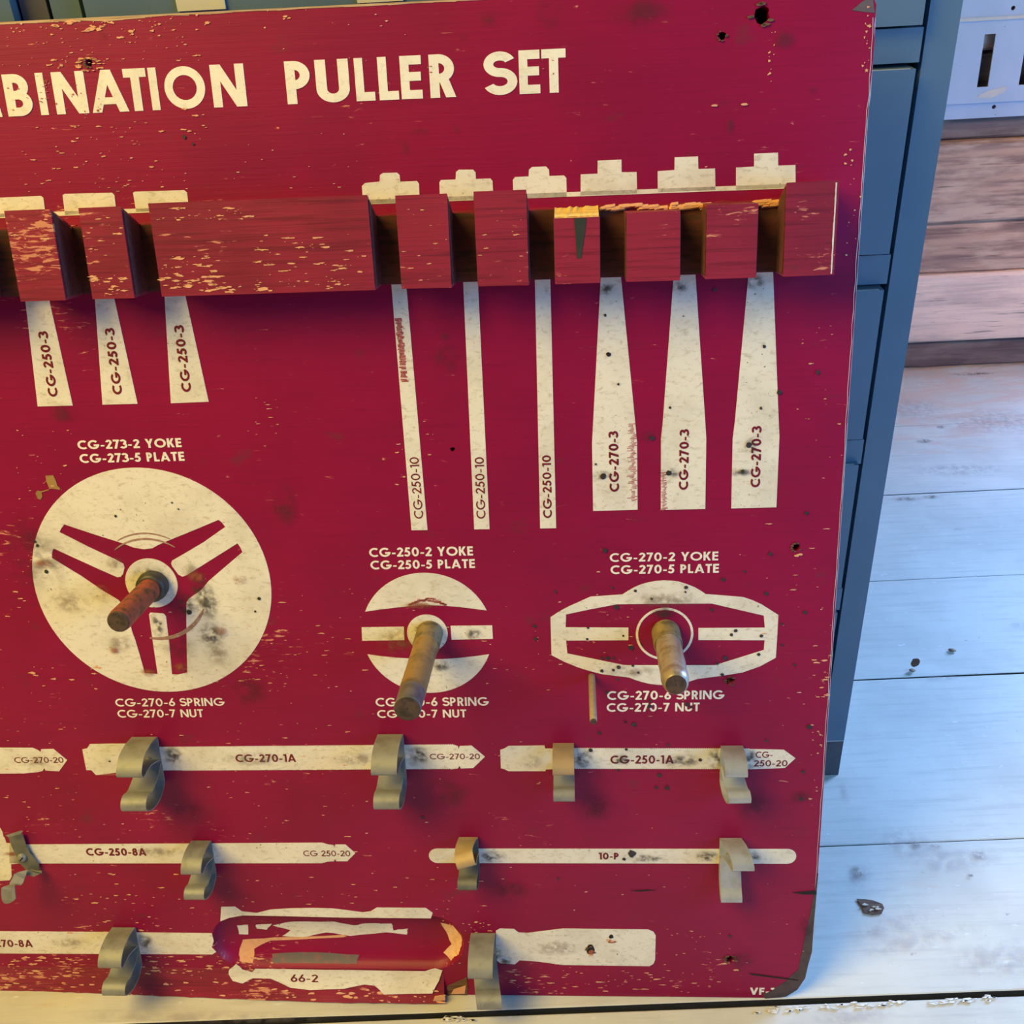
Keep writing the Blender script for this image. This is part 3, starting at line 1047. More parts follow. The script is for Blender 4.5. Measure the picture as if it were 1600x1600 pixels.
wheel = shape('wheel_silhouette', [circle_pts(WC[0], WC[1], WR, n=96), red_y], label='large cream three-spoked wheel outline')
shape('hub_silhouette', wheel_hub)

# middle emblem
E5 = ((520, 820), 5)


def circ3(p):
    (x1, y1), (x2, y2), (x3, y3) = p
    a = 2 * (x2 - x1); b = 2 * (y2 - y1); c = x2 * x2 + y2 * y2 - x1 * x1 - y1 * y1
    d = 2 * (x3 - x1); e = 2 * (y3 - y1); f = x3 * x3 + y3 * y3 - x1 * x1 - y1 * y1
    x = (c * e - b * f) / (a * e - b * d)
    y = (a * f - c * d) / (a * e - b * d)
    return (x, y), math.hypot(x - x1, y - y1)


def arc_between(c, r, p, q, n=30, up=True):
    a0 = math.atan2(p[1] - c[1], p[0] - c[0]); a1 = math.atan2(q[1] - c[1], q[0] - c[0])
    if up and a1 > a0: a0 += 2 * math.pi
    if not up and a1 < a0: a1 += 2 * math.pi
    return [(c[0] + r * math.cos(a0 + (a1 - a0) * i / n), c[1] + r * math.sin(a0 + (a1 - a0) * i / n)) for i in range(n + 1)]


p_l, p_t, p_r = P(*E5, [(253, 678), (720, 374), (1202, 668)])
c, r = circ3((p_l, p_t, p_r))
shape('disc_silhouette', arc_between(c, r, p_l, p_r) + P(*E5, [(1080, 652), (960, 638), (840, 630), (725, 627), (620, 632), (500, 645), (380, 659)]))
p_l, p_b, p_r = P(*E5, [(271, 1011), (740, 1311), (1221, 1011)])
c, r = circ3((p_l, p_b, p_r))
shape('disc_silhouette', arc_between(c, r, p_l, p_r, up=False) + P(*E5, [(1110, 1026), (980, 1040), (860, 1048), (745, 1050), (620, 1046), (500, 1038), (380, 1026)]))
shape('bar_silhouette', P(*E5, [(225, 800), (555, 795), (560, 900), (230, 905)]))
shape('bar_silhouette', P(*E5, [(920, 788), (1245, 785), (1251, 890), (928, 897)]))
c, r = circ3(P(*E5, [(580, 840), (738, 700), (897, 835)]))
shape('hub_silhouette', circle_pts(c[0], c[1], r, n=40))

# right emblem
E3 = ((830, 830), 3.721)
shape('yoke_silhouette', [P(*E3, [(112, 500), (160, 468), (215, 438), (345, 380), (440, 373), (530, 367), (565, 345), (600, 325), (640, 308), (680, 297), (725, 289), (770, 285), (815, 287), (860, 293), (905, 307), (950, 325), (985, 345),
                                  (1015, 365), (1120, 373), (1235, 383), (1290, 402), (1340, 425), (1437, 487), (1430, 610), (1422, 735), (1330, 785), (1230, 820), (1110, 840), (1010, 852), (960, 860), (900, 880), (830, 891), (740, 893), (690, 887), (640, 875), (600, 862), (570, 850),
                                  (490, 840), (410, 830), (340, 812), (270, 790), (190, 757), (118, 720)]),
                          P(*E3, [(203, 483), (350, 452), (500, 424), (775, 421), (1050, 420), (1352, 490), (1358, 560), (972, 562), (972, 632), (1357, 633), (1352, 690), (1070, 778), (540, 778), (210, 710), (203, 635), (565, 633), (565, 560), (200, 558)])],
      label='cream elongated yoke outline with two side bars')
cx, cy = B(830 + 775 / 3.721, 830 + 597 / 3.721)
ro = (B(830 + 942 / 3.721, 990)[0] - B(830 + 607 / 3.721, 990)[0]) / 2
shape('ring_silhouette', [circle_pts(cx, cy, ro, n=56), circle_pts(cx, cy, ro - .0020, n=56)])


# blades
def toothed(pa, pb, pc, pd, pitch=.0019, amp=.0008):
    """band between top edge pa->pb and bottom edge pd->pc with fine teeth on both"""
    a, b, c, d = B(*pa), B(*pb), B(*pc), B(*pd)
    n = int((b[0] - a[0]) / pitch)
    top = []
    bot = []
    for i in range(2 * n + 1):
        t = i / (2 * n)
        k = amp if i % 2 else 0
        top.append((a[0] + (b[0] - a[0]) * t, a[1] + (b[1] - a[1]) * t - k))
        bot.append((d[0] + (c[0] - d[0]) * t, d[1] + (c[1] - d[1]) * t + k))
    return top, bot[::-1]


Z3, Z4, Z5, Z6, Z7, Z8 = ((0, 1100), 4), ((350, 1100), 3.556), ((750, 1100), 2.909), ((0, 1370), 4), ((320, 1370), 3.2), ((740, 1370), 2.857)
b1 = shape('blade_silhouette', [B(-60, 1168.5)] + P(*Z3, [(0, 272), (205, 273), (240, 288), (254, 300), (258, 282), (335, 280), (420, 350), (370, 420), (285, 415), (278, 400), (266, 418), (235, 425), (150, 433), (0, 434)]) + [B(-60, 1209)])
line_text('part_number', 'CG-270-20', (23.75, 1192), (100, 1191), (23.75, 1183.2), .12, M['redink'], b1, .0003, .0002)
tp, bt = toothed((215, 1166.7), (707, 1162.4), (704, 1201.8), (215, 1204.7))
b2 = shape('blade_silhouette', P(*Z3, [(515, 283), (545, 277), (562, 250), (700, 247), (800, 247)]) + tp + P(*Z4, [(1272, 224), (1300, 234), (1303, 250), (1310, 233), (1375, 230), (1450, 292), (1385, 355), (1315, 357), (1308, 343), (1300, 357), (1265, 362)]) + bt
           + P(*Z3, [(800, 441), (600, 443), (572, 413), (540, 412)]))
line_text('part_number', 'CG-270-1A', (369, 1190.5), (463, 1190), (369, 1178.5), .18, M['redink'], b2, .0003, .0002)
line_text('part_number', 'CG-270-20', (672, 1186), (750, 1185.8), (672, 1177.4), .12, M['redink'], b2, .0003, .0002)
tp, bt = toothed((866, 1168), (1170, 1168.8), (1172, 1202), (866, 1201.4))
b3 = shape('blade_silhouette', P(*Z5, [(92, 208), (110, 202), (130, 190), (293, 188), (296, 202), (330, 202)]) + tp + P(*Z5, [(1225, 204), (1380, 207), (1434, 246), (1385, 290), (1230, 296)]) + bt
           + P(*Z5, [(330, 296), (300, 297), (297, 305), (130, 305), (112, 296), (95, 291)]))
line_text('part_number', 'CG-250-1A', (953.8, 1192.8), (1052.5, 1192.8), (953.8, 1180), .18, M['redink'], b3, .0003, .0002)
line_text('part_number', 'CG-', (1180.4, 1183.6), (1207, 1183.6), (1180.4, 1174), .14, M['redink'], b3, .0003, .0002)
line_text('part_number', '250-20', (1178, 1196.8), (1230, 1197.2), (1178, 1187.3), .14, M['redink'], b3, .0003, .0002)
b4 = shape('blade_silhouette', [B(15, 1319.6), B(42, 1319.3)] + P(*Z4, [(545, 770), (580, 780), (609, 783), (613, 795), (619, 780), (675, 780), (730, 828), (685, 873), (625, 873), (618, 860), (612, 873), (575, 875), (545, 884)]) + [B(200, 1348.8), B(15, 1349)])
line_text('part_number', 'CG-250-8A', (136, 1337), (229.5, 1336), (136, 1325.5), .20, M['redink'], b4, .0003, .0002)
line_text('part_number', 'CG 250-20', (474.6, 1337.6), (547.7, 1337), (474.6, 1329), .12, M['redink'], b4, .0003, .0002)
shape('handle_silhouette', P((0, 1280), 10.67, [(-400, 120), (-100, 120), (10, 148), (45, 210), (60, 285), (85, 310), (108, 395), (260, 400), (330, 735), (185, 748), (198, 950), (165, 1015), (-20, 1028), (-400, 1035)]))
# slim bar with round ends
yl = B(950, 1326)[1]; yb = B(950, 1348.8)[1]
ul, ur = B(670, 1336)[0], B(1244, 1341)[0]
rr = (yl - yb) / 2
b5 = shape('bar_silhouette', circle_pts(ul + rr, (yl + yb) / 2, rr, n=20, a0=0)[5:16] + [(ur - rr + rr * math.cos(a), (yl + yb) / 2 + rr * math.sin(a)) for a in [(-90 + 18 * i) * math.pi / 180 for i in range(11)]])
line_text('part_number', '10-P', (935.6, 1342.4), (967, 1342.4), (935.6, 1332), .2, M['redink'], b5, .0003, .0002)
b6 = shape('blade_silhouette', [B(-90, 1454), B(0, 1455), B(160, 1456), B(331, 1458), B(334, 1470), B(331, 1480), B(338, 1487), B(332, 1491), B(0, 1489.5), B(-90, 1489)])
line_text('part_number', 'CG-270-8A', (-41, 1479), (52, 1479), (-41, 1468), .18, M['redink'], b6, .0003, .0002)
shape('handle_silhouette', P(*Z7, [(82, 150), (150, 148), (168, 160), (185, 172), (220, 176), (260, 180), (330, 163), (430, 157), (550, 155), (640, 158), (700, 165), (790, 177), (830, 172), (860, 153), (1105, 155), (1140, 180), (1130, 207), (700, 203), (400, 196), (190, 192), (120, 205), (78, 222)]))
shape('handle_silhouette', P(*Z8, [(100, 240), (118, 230), (180, 232), (200, 248), (240, 250), (320, 240), (400, 230), (780, 235), (803, 245), (813, 262), (810, 370), (803, 388), (785, 398), (400, 393), (290, 378), (205, 372), (185, 390), (120, 385), (100, 370)]))

# scuffed paint inside the recess
def bowl_z(u, v):
    s = RRX - RRY
    du = max(0.0, abs(u - RC[0]) - s)
    r = math.hypot(du, v - RC[1]) / RRY
    return -depth * math.sqrt(max(0.0, 1 - r * r)) if r < 1 else 0.0


def drape(name, pts, m, zfun, lift, parent=None, step_u=.006, step_v=.0016, letters=None):
    """flat paint following a curved surface: cut into small cells, then laid on it"""
    bm = bmesh.new()
    for lp in (letters or [pts]):
        t = tessellate_polygon([[Vector((p[0], p[1], 0)) for p in lp]])
        vs = [bm.verts.new((p[0], p[1], 0)) for p in lp]
        for i, j, k in t:
            try:
                bm.faces.new((vs[i], vs[j], vs[k]))
            except ValueError:
                pass
    us = [v.co.x for v in bm.verts]; vv = [v.co.y for v in bm.verts]
    u = min(us) + step_u
    while u < max(us):
        bmesh.ops.bisect_plane(bm, geom=bm.verts[:] + bm.edges[:] + bm.faces[:], plane_co=(u, 0, 0), plane_no=(1, 0, 0))
        u += step_u
    v = min(vv) + step_v
    while v < max(vv):
        bmesh.ops.bisect_plane(bm, geom=bm.verts[:] + bm.edges[:] + bm.faces[:], plane_co=(0, v, 0), plane_no=(0, 1, 0))
        v += step_v
    for f in bm.faces:
        if f.normal.z < 0: f.normal_flip()
    for q in bm.verts:
        q.co.z = zfun(q.co.x, q.co.y) + lift
    return link(name, bm, m, parent or board, fix=False)


def veneer_z(u, v):
    t = (u - u_a) / (u_b - u_a)
    if t > 1.0: return 0.0
    amp = .0105 * max(0, min(1, (t - .05) / .7)) ** 1.1
    s_ = max(0, min(1, (.030 - v) / .030))
    return .0002 + amp * s_ * s_


def rough(pts, j=.0006, sub=3):
    out = []
    for i, p in enumerate(pts):
        q = pts[(i + 1) % len(pts)]
        for k in range(sub):
            t = k / sub
            jj = j if k else j * .4
            out.append((p[0] + (q[0] - p[0]) * t + rnd.uniform(-jj, jj), p[1] + (q[1] - p[1]) * t + rnd.uniform(-jj, jj) * .7))
    return out


def on_bowl(name, pts, m, lift=.0004):
    return drape(name, rough(pts), m, bowl_z, lift)


HB = .006
LOWP = P(*Z7, [(120, 468), (155, 440), (170, 452), (185, 468), (235, 480), (250, 464), (470, 468), (700, 470), (1100, 477), (1150, 462), (1187, 472), (1170, 520), (1140, 565), (900, 568), (850, 537), (800, 533), (700, 548), (530, 553), (430, 545), (330, 510), (240, 508), (190, 530), (140, 520), (118, 490)], .002)
b7 = drape('handle_silhouette', rough(LOWP, .0004, 2), M['white'], veneer_z, .0005)
gl = []
xx = 0.0
p0, p1, p2 = B(454, 1535.5, .004), B(496.6, 1535, .004), B(454, 1524.5, .003)
gs = [glyph(c, .15) for c in '66-2']
tot = sum(g[1] for g in gs) + .11 * 3
for ps, W in gs:
    for q in ps:
        gl.append([(p0[0] + (p1[0] - p0[0]) * (xx + x) / tot, p0[1] + (p2[1] - p0[1]) * y) for x, y in q])
    xx += W + .11
drape('part_number', None, M['redink'], veneer_z, .0008, parent=b7, letters=gl, step_u=.02, step_v=.002)
on_bowl('scuffed_paint', P(*Z7, [(330, 262), (430, 240), (640, 240), (740, 262), (800, 250), (930, 252), (940, 290), (1010, 280), (1005, 312), (900, 300), (720, 318), (600, 300), (480, 325), (380, 318), (420, 290)], -HB), M['white'])
on_bowl('scuffed_paint', P(*Z7, [(150, 268), (205, 265), (205, 318), (160, 315)], -.004), M['white'])
on_bowl('scuffed_paint', P(*Z7, [(245, 262), (325, 258), (300, 290), (250, 285)], -.005), M['white'])
on_bowl('bare_wood_patch', P(*Z7, [(165, 400), (180, 340), (330, 330), (700, 318), (690, 330), (320, 345), (240, 380), (240, 440), (180, 432)], -.0045), M['chip'])
on_bowl('bare_wood_patch', P(*Z7, [(1175, 255), (1240, 260), (1290, 310), (1285, 380), (1240, 425), (1190, 400), (1230, 360), (1200, 300)], -.003), M['chip_pale'])
on_bowl('grease_patch', P(*Z7, [(330, 395), (560, 390), (770, 400), (760, 430), (560, 432), (340, 425)], -.0055), plain('grey_grease', (0.14, 0.11, 0.10), 0.6, col2=(0.28, 0.10, 0.08), scale=150))

# ------------------------------------------------------------------ wear: chips, specks, smears; some painted shadows
def fleck(bm, c, rx, ry, z, n=None, jag=.5, thick=.00015):
    n = n or rnd.randint(6, 10)
    a0 = rnd.uniform(0, 6.28)
    pts = []
    for i in range(n):
        a = a0 + 2 * math.pi * i / n
        k = 1 - jag * rnd.random()
        pts.append((c[0] + rx * k * math.cos(a), c[1] + ry * k * math.sin(a)))
    prism(bm, pts, z, z + thick)


PX = .00052


def chips(name, zones, m, z=.00036):
    """zones: pixel box, number, half length range and half height range in pixels"""
    bm = bmesh.new()
    for (x0, y0, x1, y1, n, l0, l1, h0, h1) in zones:
        for _ in range(int(n * .85 + .5)):
            c = B(rnd.uniform(x0, x1), rnd.uniform(y0, y1))
            if c[0] > -.001 or c[1] < .0012 or c[1] > .8668: continue
            k = rnd.random() ** 2
            fleck(bm, c, (l0 + (l1 * 1.15 - l0) * k) * PX, (h0 * .8 + (h1 * 1.1 - h0 * .8) * k) * PX, z, n=rnd.randint(8, 13), jag=.72)
    return tag(link(name, bm, m, board, fix=True), kind='stuff')


chips('paint_chip', [
    (80, 25, 170, 50, 34, 1.5, 8, .8, 3.2), (170, 22, 330, 60, 34, 1, 6, .7, 2.4), (0, 40, 100, 75, 16, 1, 5, .5, 1.6), (100, 60, 330, 95, 30, 1, 5, .5, 1.4), (75, 92, 165, 108, 26, 1.5, 6, .6, 1.8),
    (30, 190, 260, 300, 60, 1.5, 7, .5, 1.6), (280, 170, 330, 220, 10, 2, 6, .6, 2.2), (440, 22, 452, 30, 3, 3, 6, 2, 4), (1200, 45, 1212, 152, 14, 1, 2.6, 1, 3.2),
    (380, 610, 440, 700, 16, 1.5, 8, .5, 1.2), (10, 660, 130, 780, 26, 1, 5, .5, 2), (10, 830, 50, 970, 16, 1, 6, .5, 1.6), (50, 1040, 160, 1080, 16, 1.5, 8, .7, 3), (330, 1035, 450, 1090, 22, 1.5, 8, .6, 1.6),
    (440, 920, 570, 1070, 24, 1.5, 9, .5, 1.2), (0, 1130, 120, 1300, 40, 1.5, 6, .5, 1.4), (340, 1130, 560, 1310, 40, 1.5, 7, .5, 1.5), (80, 1360, 330, 1460, 60, 1.5, 8, .5, 2.0),
    (340, 1370, 760, 1425, 44, 1.5, 8, .5, 1.6), (0, 1494, 150, 1545, 90, 2, 12, .7, 3.0), (210, 1494, 420, 1552, 110, 2, 12, .7, 3.2), (700, 1440, 775, 1462, 24, 1.5, 5, .7, 2), (790, 1515, 1130, 1552, 90, 2, 9, .5, 2.0),
    (1010, 1440, 1150, 1520, 26, 1.5, 6, .5, 1.6), (1240, 500, 1320, 720, 20, 1.5, 5, .6, 1.8), (1270, 1000, 1300, 1110, 24, 1.5, 8, .7, 2.2), (1265, 1130, 1290, 1260, 22, 1, 5, .8, 2.6), (600, 640, 680, 760, 14, 1.5, 6, .5, 1.4),
    (1190, 800, 1300, 1000, 18, 1.5, 7, .5, 1.2), (860, 960, 1000, 1060, 18, 1.5, 6, .5, 1.2), (740, 980, 870, 1080, 14, 1.5, 6, .5, 1.2), (1345, 10, 1364, 120, 20, 1, 4, 1, 4), (1320, 220, 1352, 420, 26, .8, 3, .7, 2.4)], M['chip'])
chips('pale_chip', [(0, 0, 640, 110, 50, .6, 2.6, .5, 1.2), (100, 180, 560, 320, 50, .8, 3.5, .4, 1), (0, 900, 560, 1560, 130, .8, 4, .4, 1.1), (560, 860, 1290, 1540, 110, .8, 4, .4, 1), (600, 260, 1280, 300, 8, 1, 4, .5, 1.2)], M['chip_pale'])

# chips on the bowed veneer strip
bm = bmesh.new()
for _ in range(120):
    t = rnd.random()
    u = u_a + (u_b - u_a) * t
    amp = .0105 * max(0, min(1, (t - .05) / .7)) ** 1.1
    s = rnd.uniform(.12, .98)
    if -.44 < u < -.30 and s < .62 and t > .62: s = rnd.uniform(.72, .98)
    k = rnd.random() ** 2
    c = (u, .030 * (1 - s) - amp * .1 * s)
    rx, ry = (1.5 + 10 * k) * PX, (.6 + 2.4 * k) * PX
    n = rnd.randint(6, 9)
    pts = []
    for i in range(n):
        a = 2 * math.pi * i / n
        kk = 1 - .6 * rnd.random()
        x, y = c[0] + rx * kk * math.cos(a), c[1] + ry * kk * math.sin(a)
        ss = max(0, min(1, 1 - (y + amp * .1 * s) / .030))
        pts.append(bm.verts.new((x, y, .0006 + amp * ss ** 2)))
    bm.faces.new(pts)
tag(link('veneer_chip', bm, M['chip'], peel, fix=False), kind='stuff')

# pits knocked through the cream handle outline
bm = bmesh.new()
fleck(bm, B(923, 1483), 8.5 * PX, 12.5 * PX, .0004, n=12, jag=.25)
fleck(bm, B(955, 1463), 5.5 * PX, 5 * PX, .0004, n=9, jag=.4)
tag(link('paint_pit', bm, M['hole'], board), kind='stuff')
bm = bmesh.new()
fleck(bm, B(924, 1487), 6.5 * PX, 6.5 * PX, .0006, n=10, jag=.3)
fleck(bm, B(956, 1471), 9 * PX, 3.4 * PX, .0006, n=10, jag=.3)
tag(link('pit_bottom', bm, M['rust'], board), kind='stuff')
# black specks
bm = bmesh.new()
SP = []
for x, y, r in [(140, 348, 9), (470, 325, 9), (430, 110, 16), (1115, 278, 14), (1390, 130, 14), (1240, 232, 9), (25, 625, 13), (20, 550, 12), (330, 560, 9), (325, 625, 9), (535, 606, 8), (495, 440, 18), (700, 392, 10), (900, 325, 14), (896, 352, 8), (605, 345, 10),
                (1050, 455, 12), (580, 675, 19), (445, 735, 14), (480, 735, 10), (410, 735, 10), (508, 788, 14), (478, 805, 11), (410, 810, 13), (622, 820, 9), (500, 860, 9), (1188, 577, 12), (1163, 600, 12), (1337, 607, 13), (1322, 715, 12), (1128, 735, 16), (1080, 768, 11), (1110, 832, 13),
                (1457, 537, 9), (1457, 660, 9), (1530, 775, 10), (1590, 470, 14), (597, 1122, 17), (548, 1108, 8), (395, 1170, 12), (690, 1015, 16), (905, 1005, 16), (930, 1020, 12), (690, 985, 9), (440, 935, 10), (590, 780, 9), (640, 655, 7), (1365, 360, 14)]:
    SP.append((830 + x / 3.721, 830 + y / 3.721, r / 3.721))
for x, y, r in [(503, 208, 12), (665, 205, 8), (627, 298, 9), (1000, 253, 10), (855, 185, 8), (815, 322, 13), (850, 380, 13), (800, 378, 10), (660, 80, 7), (1303, 165, 8), (1497, 103, 14), (1467, 307, 11), (1458, 430, 12), (690, 678, 24), (655, 703, 10), (355, 792, 8)]:
    SP.append((750 + x / 2.909, 1100 + y / 2.909, r / 2.909))
for x, y, r in [(285, 535, 15), (262, 290, 9), (752, 295, 5), (1255, 484, 11), (667, 866, 9), (203, 1220, 8), (945, 130, 11), (555, 1055, 17), (1590, 645, 14), (1520, 1525, 14), (1350, 770, 18), (1160, 1100, 20), (250, 1295, 22), (660, 1275, 20), (1120, 1265, 14), (1235, 870, 10)]:
    SP.append((880 + x / 4, 420 + y / 4, r / 4))
for x, y, r in [(1430, 1035, 9), (645, 376, 0), (430, 905, 0)]:
    if r: SP.append((x, y, r))
SP += [(296, 956, 5), (181, 806, 2.5), (405, 935, 3.5), (399, 955, 2), (279, 795, 1.6), (269, 785, 1.8), (161, 836, 1), (59, 852, 3), (55, 846, 3), (73, 893, 4), (171.5, 1189, 2), (288, 214, 3), (302, 225, 2), (966, 600, 2), (950, 553, 3.5), (660, 1277, 3), (1140, 1462, 3)]
for x, y, r in SP:
    fleck(bm, B(x, y), r * PX, r * PX, .00062, n=11, jag=.3)
tag(link('tar_speck', bm, M['tar'], board), kind='stuff')

# soft blots with ragged falloff
def smudges(name, m, lst, z):
    bm = bmesh.new()
    uvl = bm.loops.layers.uv.new('UVMap')
    for i, (x, y, rx, ry) in enumerate(lst):
        c = B(x, y)
        n = 20
        zz = z + .00001 * i
        ctr = bm.verts.new((c[0], c[1], zz))
        ring = [bm.verts.new((c[0] + rx * PX * math.cos(2 * math.pi * k / n), c[1] + ry * PX * math.sin(2 * math.pi * k / n), zz)) for k in range(n)]
        for k in range(n):
            f = bm.faces.new((ctr, ring[k], ring[(k + 1) % n]))
            for lp in f.loops:
                if lp.vert is ctr:
                    lp[uvl].uv = (0, 0)
                else:
                    kk = ring.index(lp.vert)
                    lp[uvl].uv = (math.cos(2 * math.pi * kk / n), math.sin(2 * math.pi * kk / n))
    return tag(link(name, bm, m, board, fix=False), kind='stuff')


smudges('grease_smudge', M['grease'], [(270, 1180, 22, 24), (655, 1180, 22, 24), (910, 1185, 22, 24), (1118, 1185, 18, 26), (1173, 1185, 12, 26), (770, 1338, 30, 16), (1105, 1337, 26, 14), (1178, 1338, 16, 14),
                                       (310, 915, 16, 22), (323, 940, 26, 42), (330, 992, 28, 28), (292, 945, 20, 26), (246, 976, 14, 26), (236, 905, 40, 30), (740, 990, 16, 14), (690, 1040, 18, 14), (655, 985, 12, 14),
                                       (775, 1490, 14, 26), (228, 1470, 18, 22), (46, 1334, 14, 16), (950, 452, 16, 10), (1062, 448, 16, 10), (1180, 440, 18, 14), (940, 742, 22, 10), (1048, 738, 22, 10), (1158, 738, 22, 8), (1172, 697, 12, 16),
                                       (1035, 958, 22, 10), (970, 1186, 20, 14), (790, 1500, 14, 16), (1010, 1340, 40, 10), (1065, 1188, 40, 14)], .0007)
smudges('brown_smudge', M['grease_soft'], [(180, 880, 20, 14), (75, 880, 24, 18), (300, 890, 20, 18), (340, 1020, 26, 30), (190, 1005, 30, 20), (110, 940, 40, 30), (1040, 938, 70, 20), (985, 1048, 60, 14), (620, 1000, 40, 30), 
                                           (560, 1185, 60, 16), (400, 1185, 70, 16), (870, 1480, 60, 20), (110, 1472, 50, 14), (250, 1330, 60, 12), (60, 1190, 40, 16), (830, 1190, 24, 16)], .0009)
smudges('smear_and_shadow', M['smear_shadow'], [(445, 790, 26, 46), (280, 1010, 40, 30), (160, 57, 9, 7), (212, 279, 8, 8), (632, 230, 8, 14), (655, 206, 18, 7), (714, 203, 8, 8), (720, 58, 14, 6), (765, 25, 20, 18), (860, 18, 24, 26), (1000, 20, 50, 24), (1225, 62, 22, 14), (1130, 160, 10, 10), (1140, 197, 8, 14), (1270, 140, 9, 9), (1250, 1245, 24, 18),  # smears, plus cast shadows of clips and a post painted as blots
                                        (60, 870, 60, 90), (700, 560, 28, 26), (695, 525, 10, 8), (1012, 680, 16, 12), (100, 645, 30, 20), (700, 1240, 50, 40), (1180, 1260, 40, 34), (930, 1260, 36, 34), (800, 1390, 40, 30), (390, 1080, 40, 34), (1160, 1500, 30, 26), (1285, 380, 20, 60), (1040, 955, 26, 18),
                                        (1260, 1450, 20, 40), (300, 1270, 40, 26)], .0011)
smudges('rust_smudge', M['rust_film'], [(285, 1042, 22, 14), (232, 1050, 18, 10), (170, 1010, 12, 7), (180, 1015, 14, 9), (345, 985, 16, 10), (310, 900, 22, 12), (70, 880, 22, 10), (660, 945, 40, 8), (667, 945, 26, 6), (160, 925, 20, 18), (375, 905, 14, 12), (18, 1333, 26, 5), (1143, 1063, 10, 10)], .0013)

# scrubbed-off paint streaks on three jaws, rub arcs on the wheel
bm = bmesh.new()
for k in range(46):
    t = k / 45
    y = 497 + 97 * t
    x = 623 + 9 * t + (rnd.random() - .5) * 2
    w = 4.2 + rnd.uniform(-1, 1.4)
    if t > .7 and rnd.random() < .45: continue
    prism(bm, [B(x - w, y), B(x + w, y - .3), B(x + w + rnd.uniform(-1, 1), y + 2.6), B(x - w, y + 2.7)], .00032, .00042)
for k in range(58):
    y = 662 + 120 * k / 57
    x = 988 + rnd.uniform(-3, 4)
    w = rnd.uniform(1.5, 6.5)
    prism(bm, [B(x - w, y), B(x + w, y - .8), B(x + w, y + .6), B(x - w, y + .9)], .00032, .00042)
for k in range(34):
    y = 738 + 58 * k / 33
    x = 1037 + rnd.uniform(-2, 2)
    w = rnd.uniform(1.5, 5)
    prism(bm, [B(x - w, y), B(x + w, y - .7), B(x + w, y + .5), B(x - w, y + .8)], .00032, .00042)
for k in range(40):
    t = k / 39
    x = 640 + 56 * t
    y = 945 - 10 * math.sin(math.pi * t) + rnd.uniform(-1, 4) * math.sin(math.pi * t)
    prism(bm, [B(x - 2.5, y - 1), B(x + 2.5, y - 1.6), B(x + 2.5, y + .9), B(x - 2.5, y + 1.3)], .00032, .00042)
tag(link('scrubbed_paint', bm, M['scuffred'], board), kind='stuff')
bm = bmesh.new()
for (cx_, cy_, r_, a0, a1, w) in ((WC[0] - .001, WC[1] - .004, .047, -100, -25, .0016), (WC[0], WC[1] - .003, .0435, 55, 128, .0007), (WC[0], WC[1] - .001, .0465, 62, 120, .0005)):
    n = 30
    for i in range(n):
        a, b = math.radians(a0 + (a1 - a0) * i / n), math.radians(a0 + (a1 - a0) * (i + 1) / n)
        ww = w * math.sin(math.pi * (i + .5) / n) ** .4 + .0002
        prism(bm, [(cx_ + (r_ - ww) * math.cos(a), cy_ + (r_ - ww) * math.sin(a)), (cx_ + (r_ + ww) * math.cos(a), cy_ + (r_ + ww) * math.sin(a)),
                   (cx_ + (r_ + ww) * math.cos(b), cy_ + (r_ + ww) * math.sin(b)), (cx_ + (r_ - ww) * math.cos(b), cy_ + (r_ - ww) * math.sin(b))], .00034, .00048)
tag(link('rub_mark', bm, plain('rub_brown', (0.34, 0.17, 0.12), 0.7, col2=(0.50, 0.36, 0.24), scale=250), board), kind='stuff')
# olive scrape by the wheel, torn wood round the holes
bm = bmesh.new()
prism(bm, P(*Q1, [(250, 185), (350, 180), (385, 260), (400, 310), (435, 340), (430, 362), (340, 345), (300, 350), (265, 260)]), .0003, .0004)
prism(bm, P(*Q1, [(190, 380), (290, 355), (300, 362), (200, 395), (212, 440), (190, 485), (150, 470), (125, 400), (150, 370)]), .0003, .0004)
link('olive_scrape', bm, M['olive'], board)
bm = bmesh.new()
for x, y, r in HOLES[:7]:
    c = B(x, y)
    for k in range(9):
        a = rnd.uniform(0, 6.28)
        if abs(math.cos(a)) < .35 and rnd.random() < .5: continue
        fleck(bm, (c[0] + r * 1.25 * math.cos(a), c[1] + r * 1.2 * math.sin(a)), r * .55, r * .26, .0005, jag=.5, thick=.0005)
tag(link('torn_wood', bm, M['darkwood'], board), kind='stuff')
bm = bmesh.new()
for k in range(26):
    a = rnd.uniform(0, 6.28)
    c = B(139 + 17 * math.cos(a), 101 + 10 * math.sin(a))
    fleck(bm, c, rnd.uniform(1.5, 6) * PX, rnd.uniform(.8, 2) * PX, .0005, jag=.6, thick=.0003)
for p in ((1245, 868), (1250, 866), (957, 1470), (950, 1468), (923, 1492), (1150, 1515), (1132, 1505), (1163, 163), (1115, 165)):
    fleck(bm, B(*p), 6 * PX, 2.2 * PX, .0005, jag=.5, thick=.0003)
tag(link('torn_wood', bm, M['chip'], board), kind='stuff')
# paint scratched off the title
bm = bmesh.new()
for (x0, y0, x1, y1, n) in ((60, 124, 78, 160, 16), (88, 118, 140, 180, 10), (150, 150, 160, 178, 6), (668, 95, 676, 115, 4), (845, 90, 870, 140, 4), (5, 120, 50, 180, 5)):
    for _ in range(n):
        fleck(bm, B(rnd.uniform(x0, x1), rnd.uniform(y0, y1)), rnd.uniform(.8, 3.2) * PX, rnd.uniform(.5, 1.6) * PX, .00045, jag=.7)
tag(link('title_scratch', bm, M['scuffred'], board), kind='stuff')
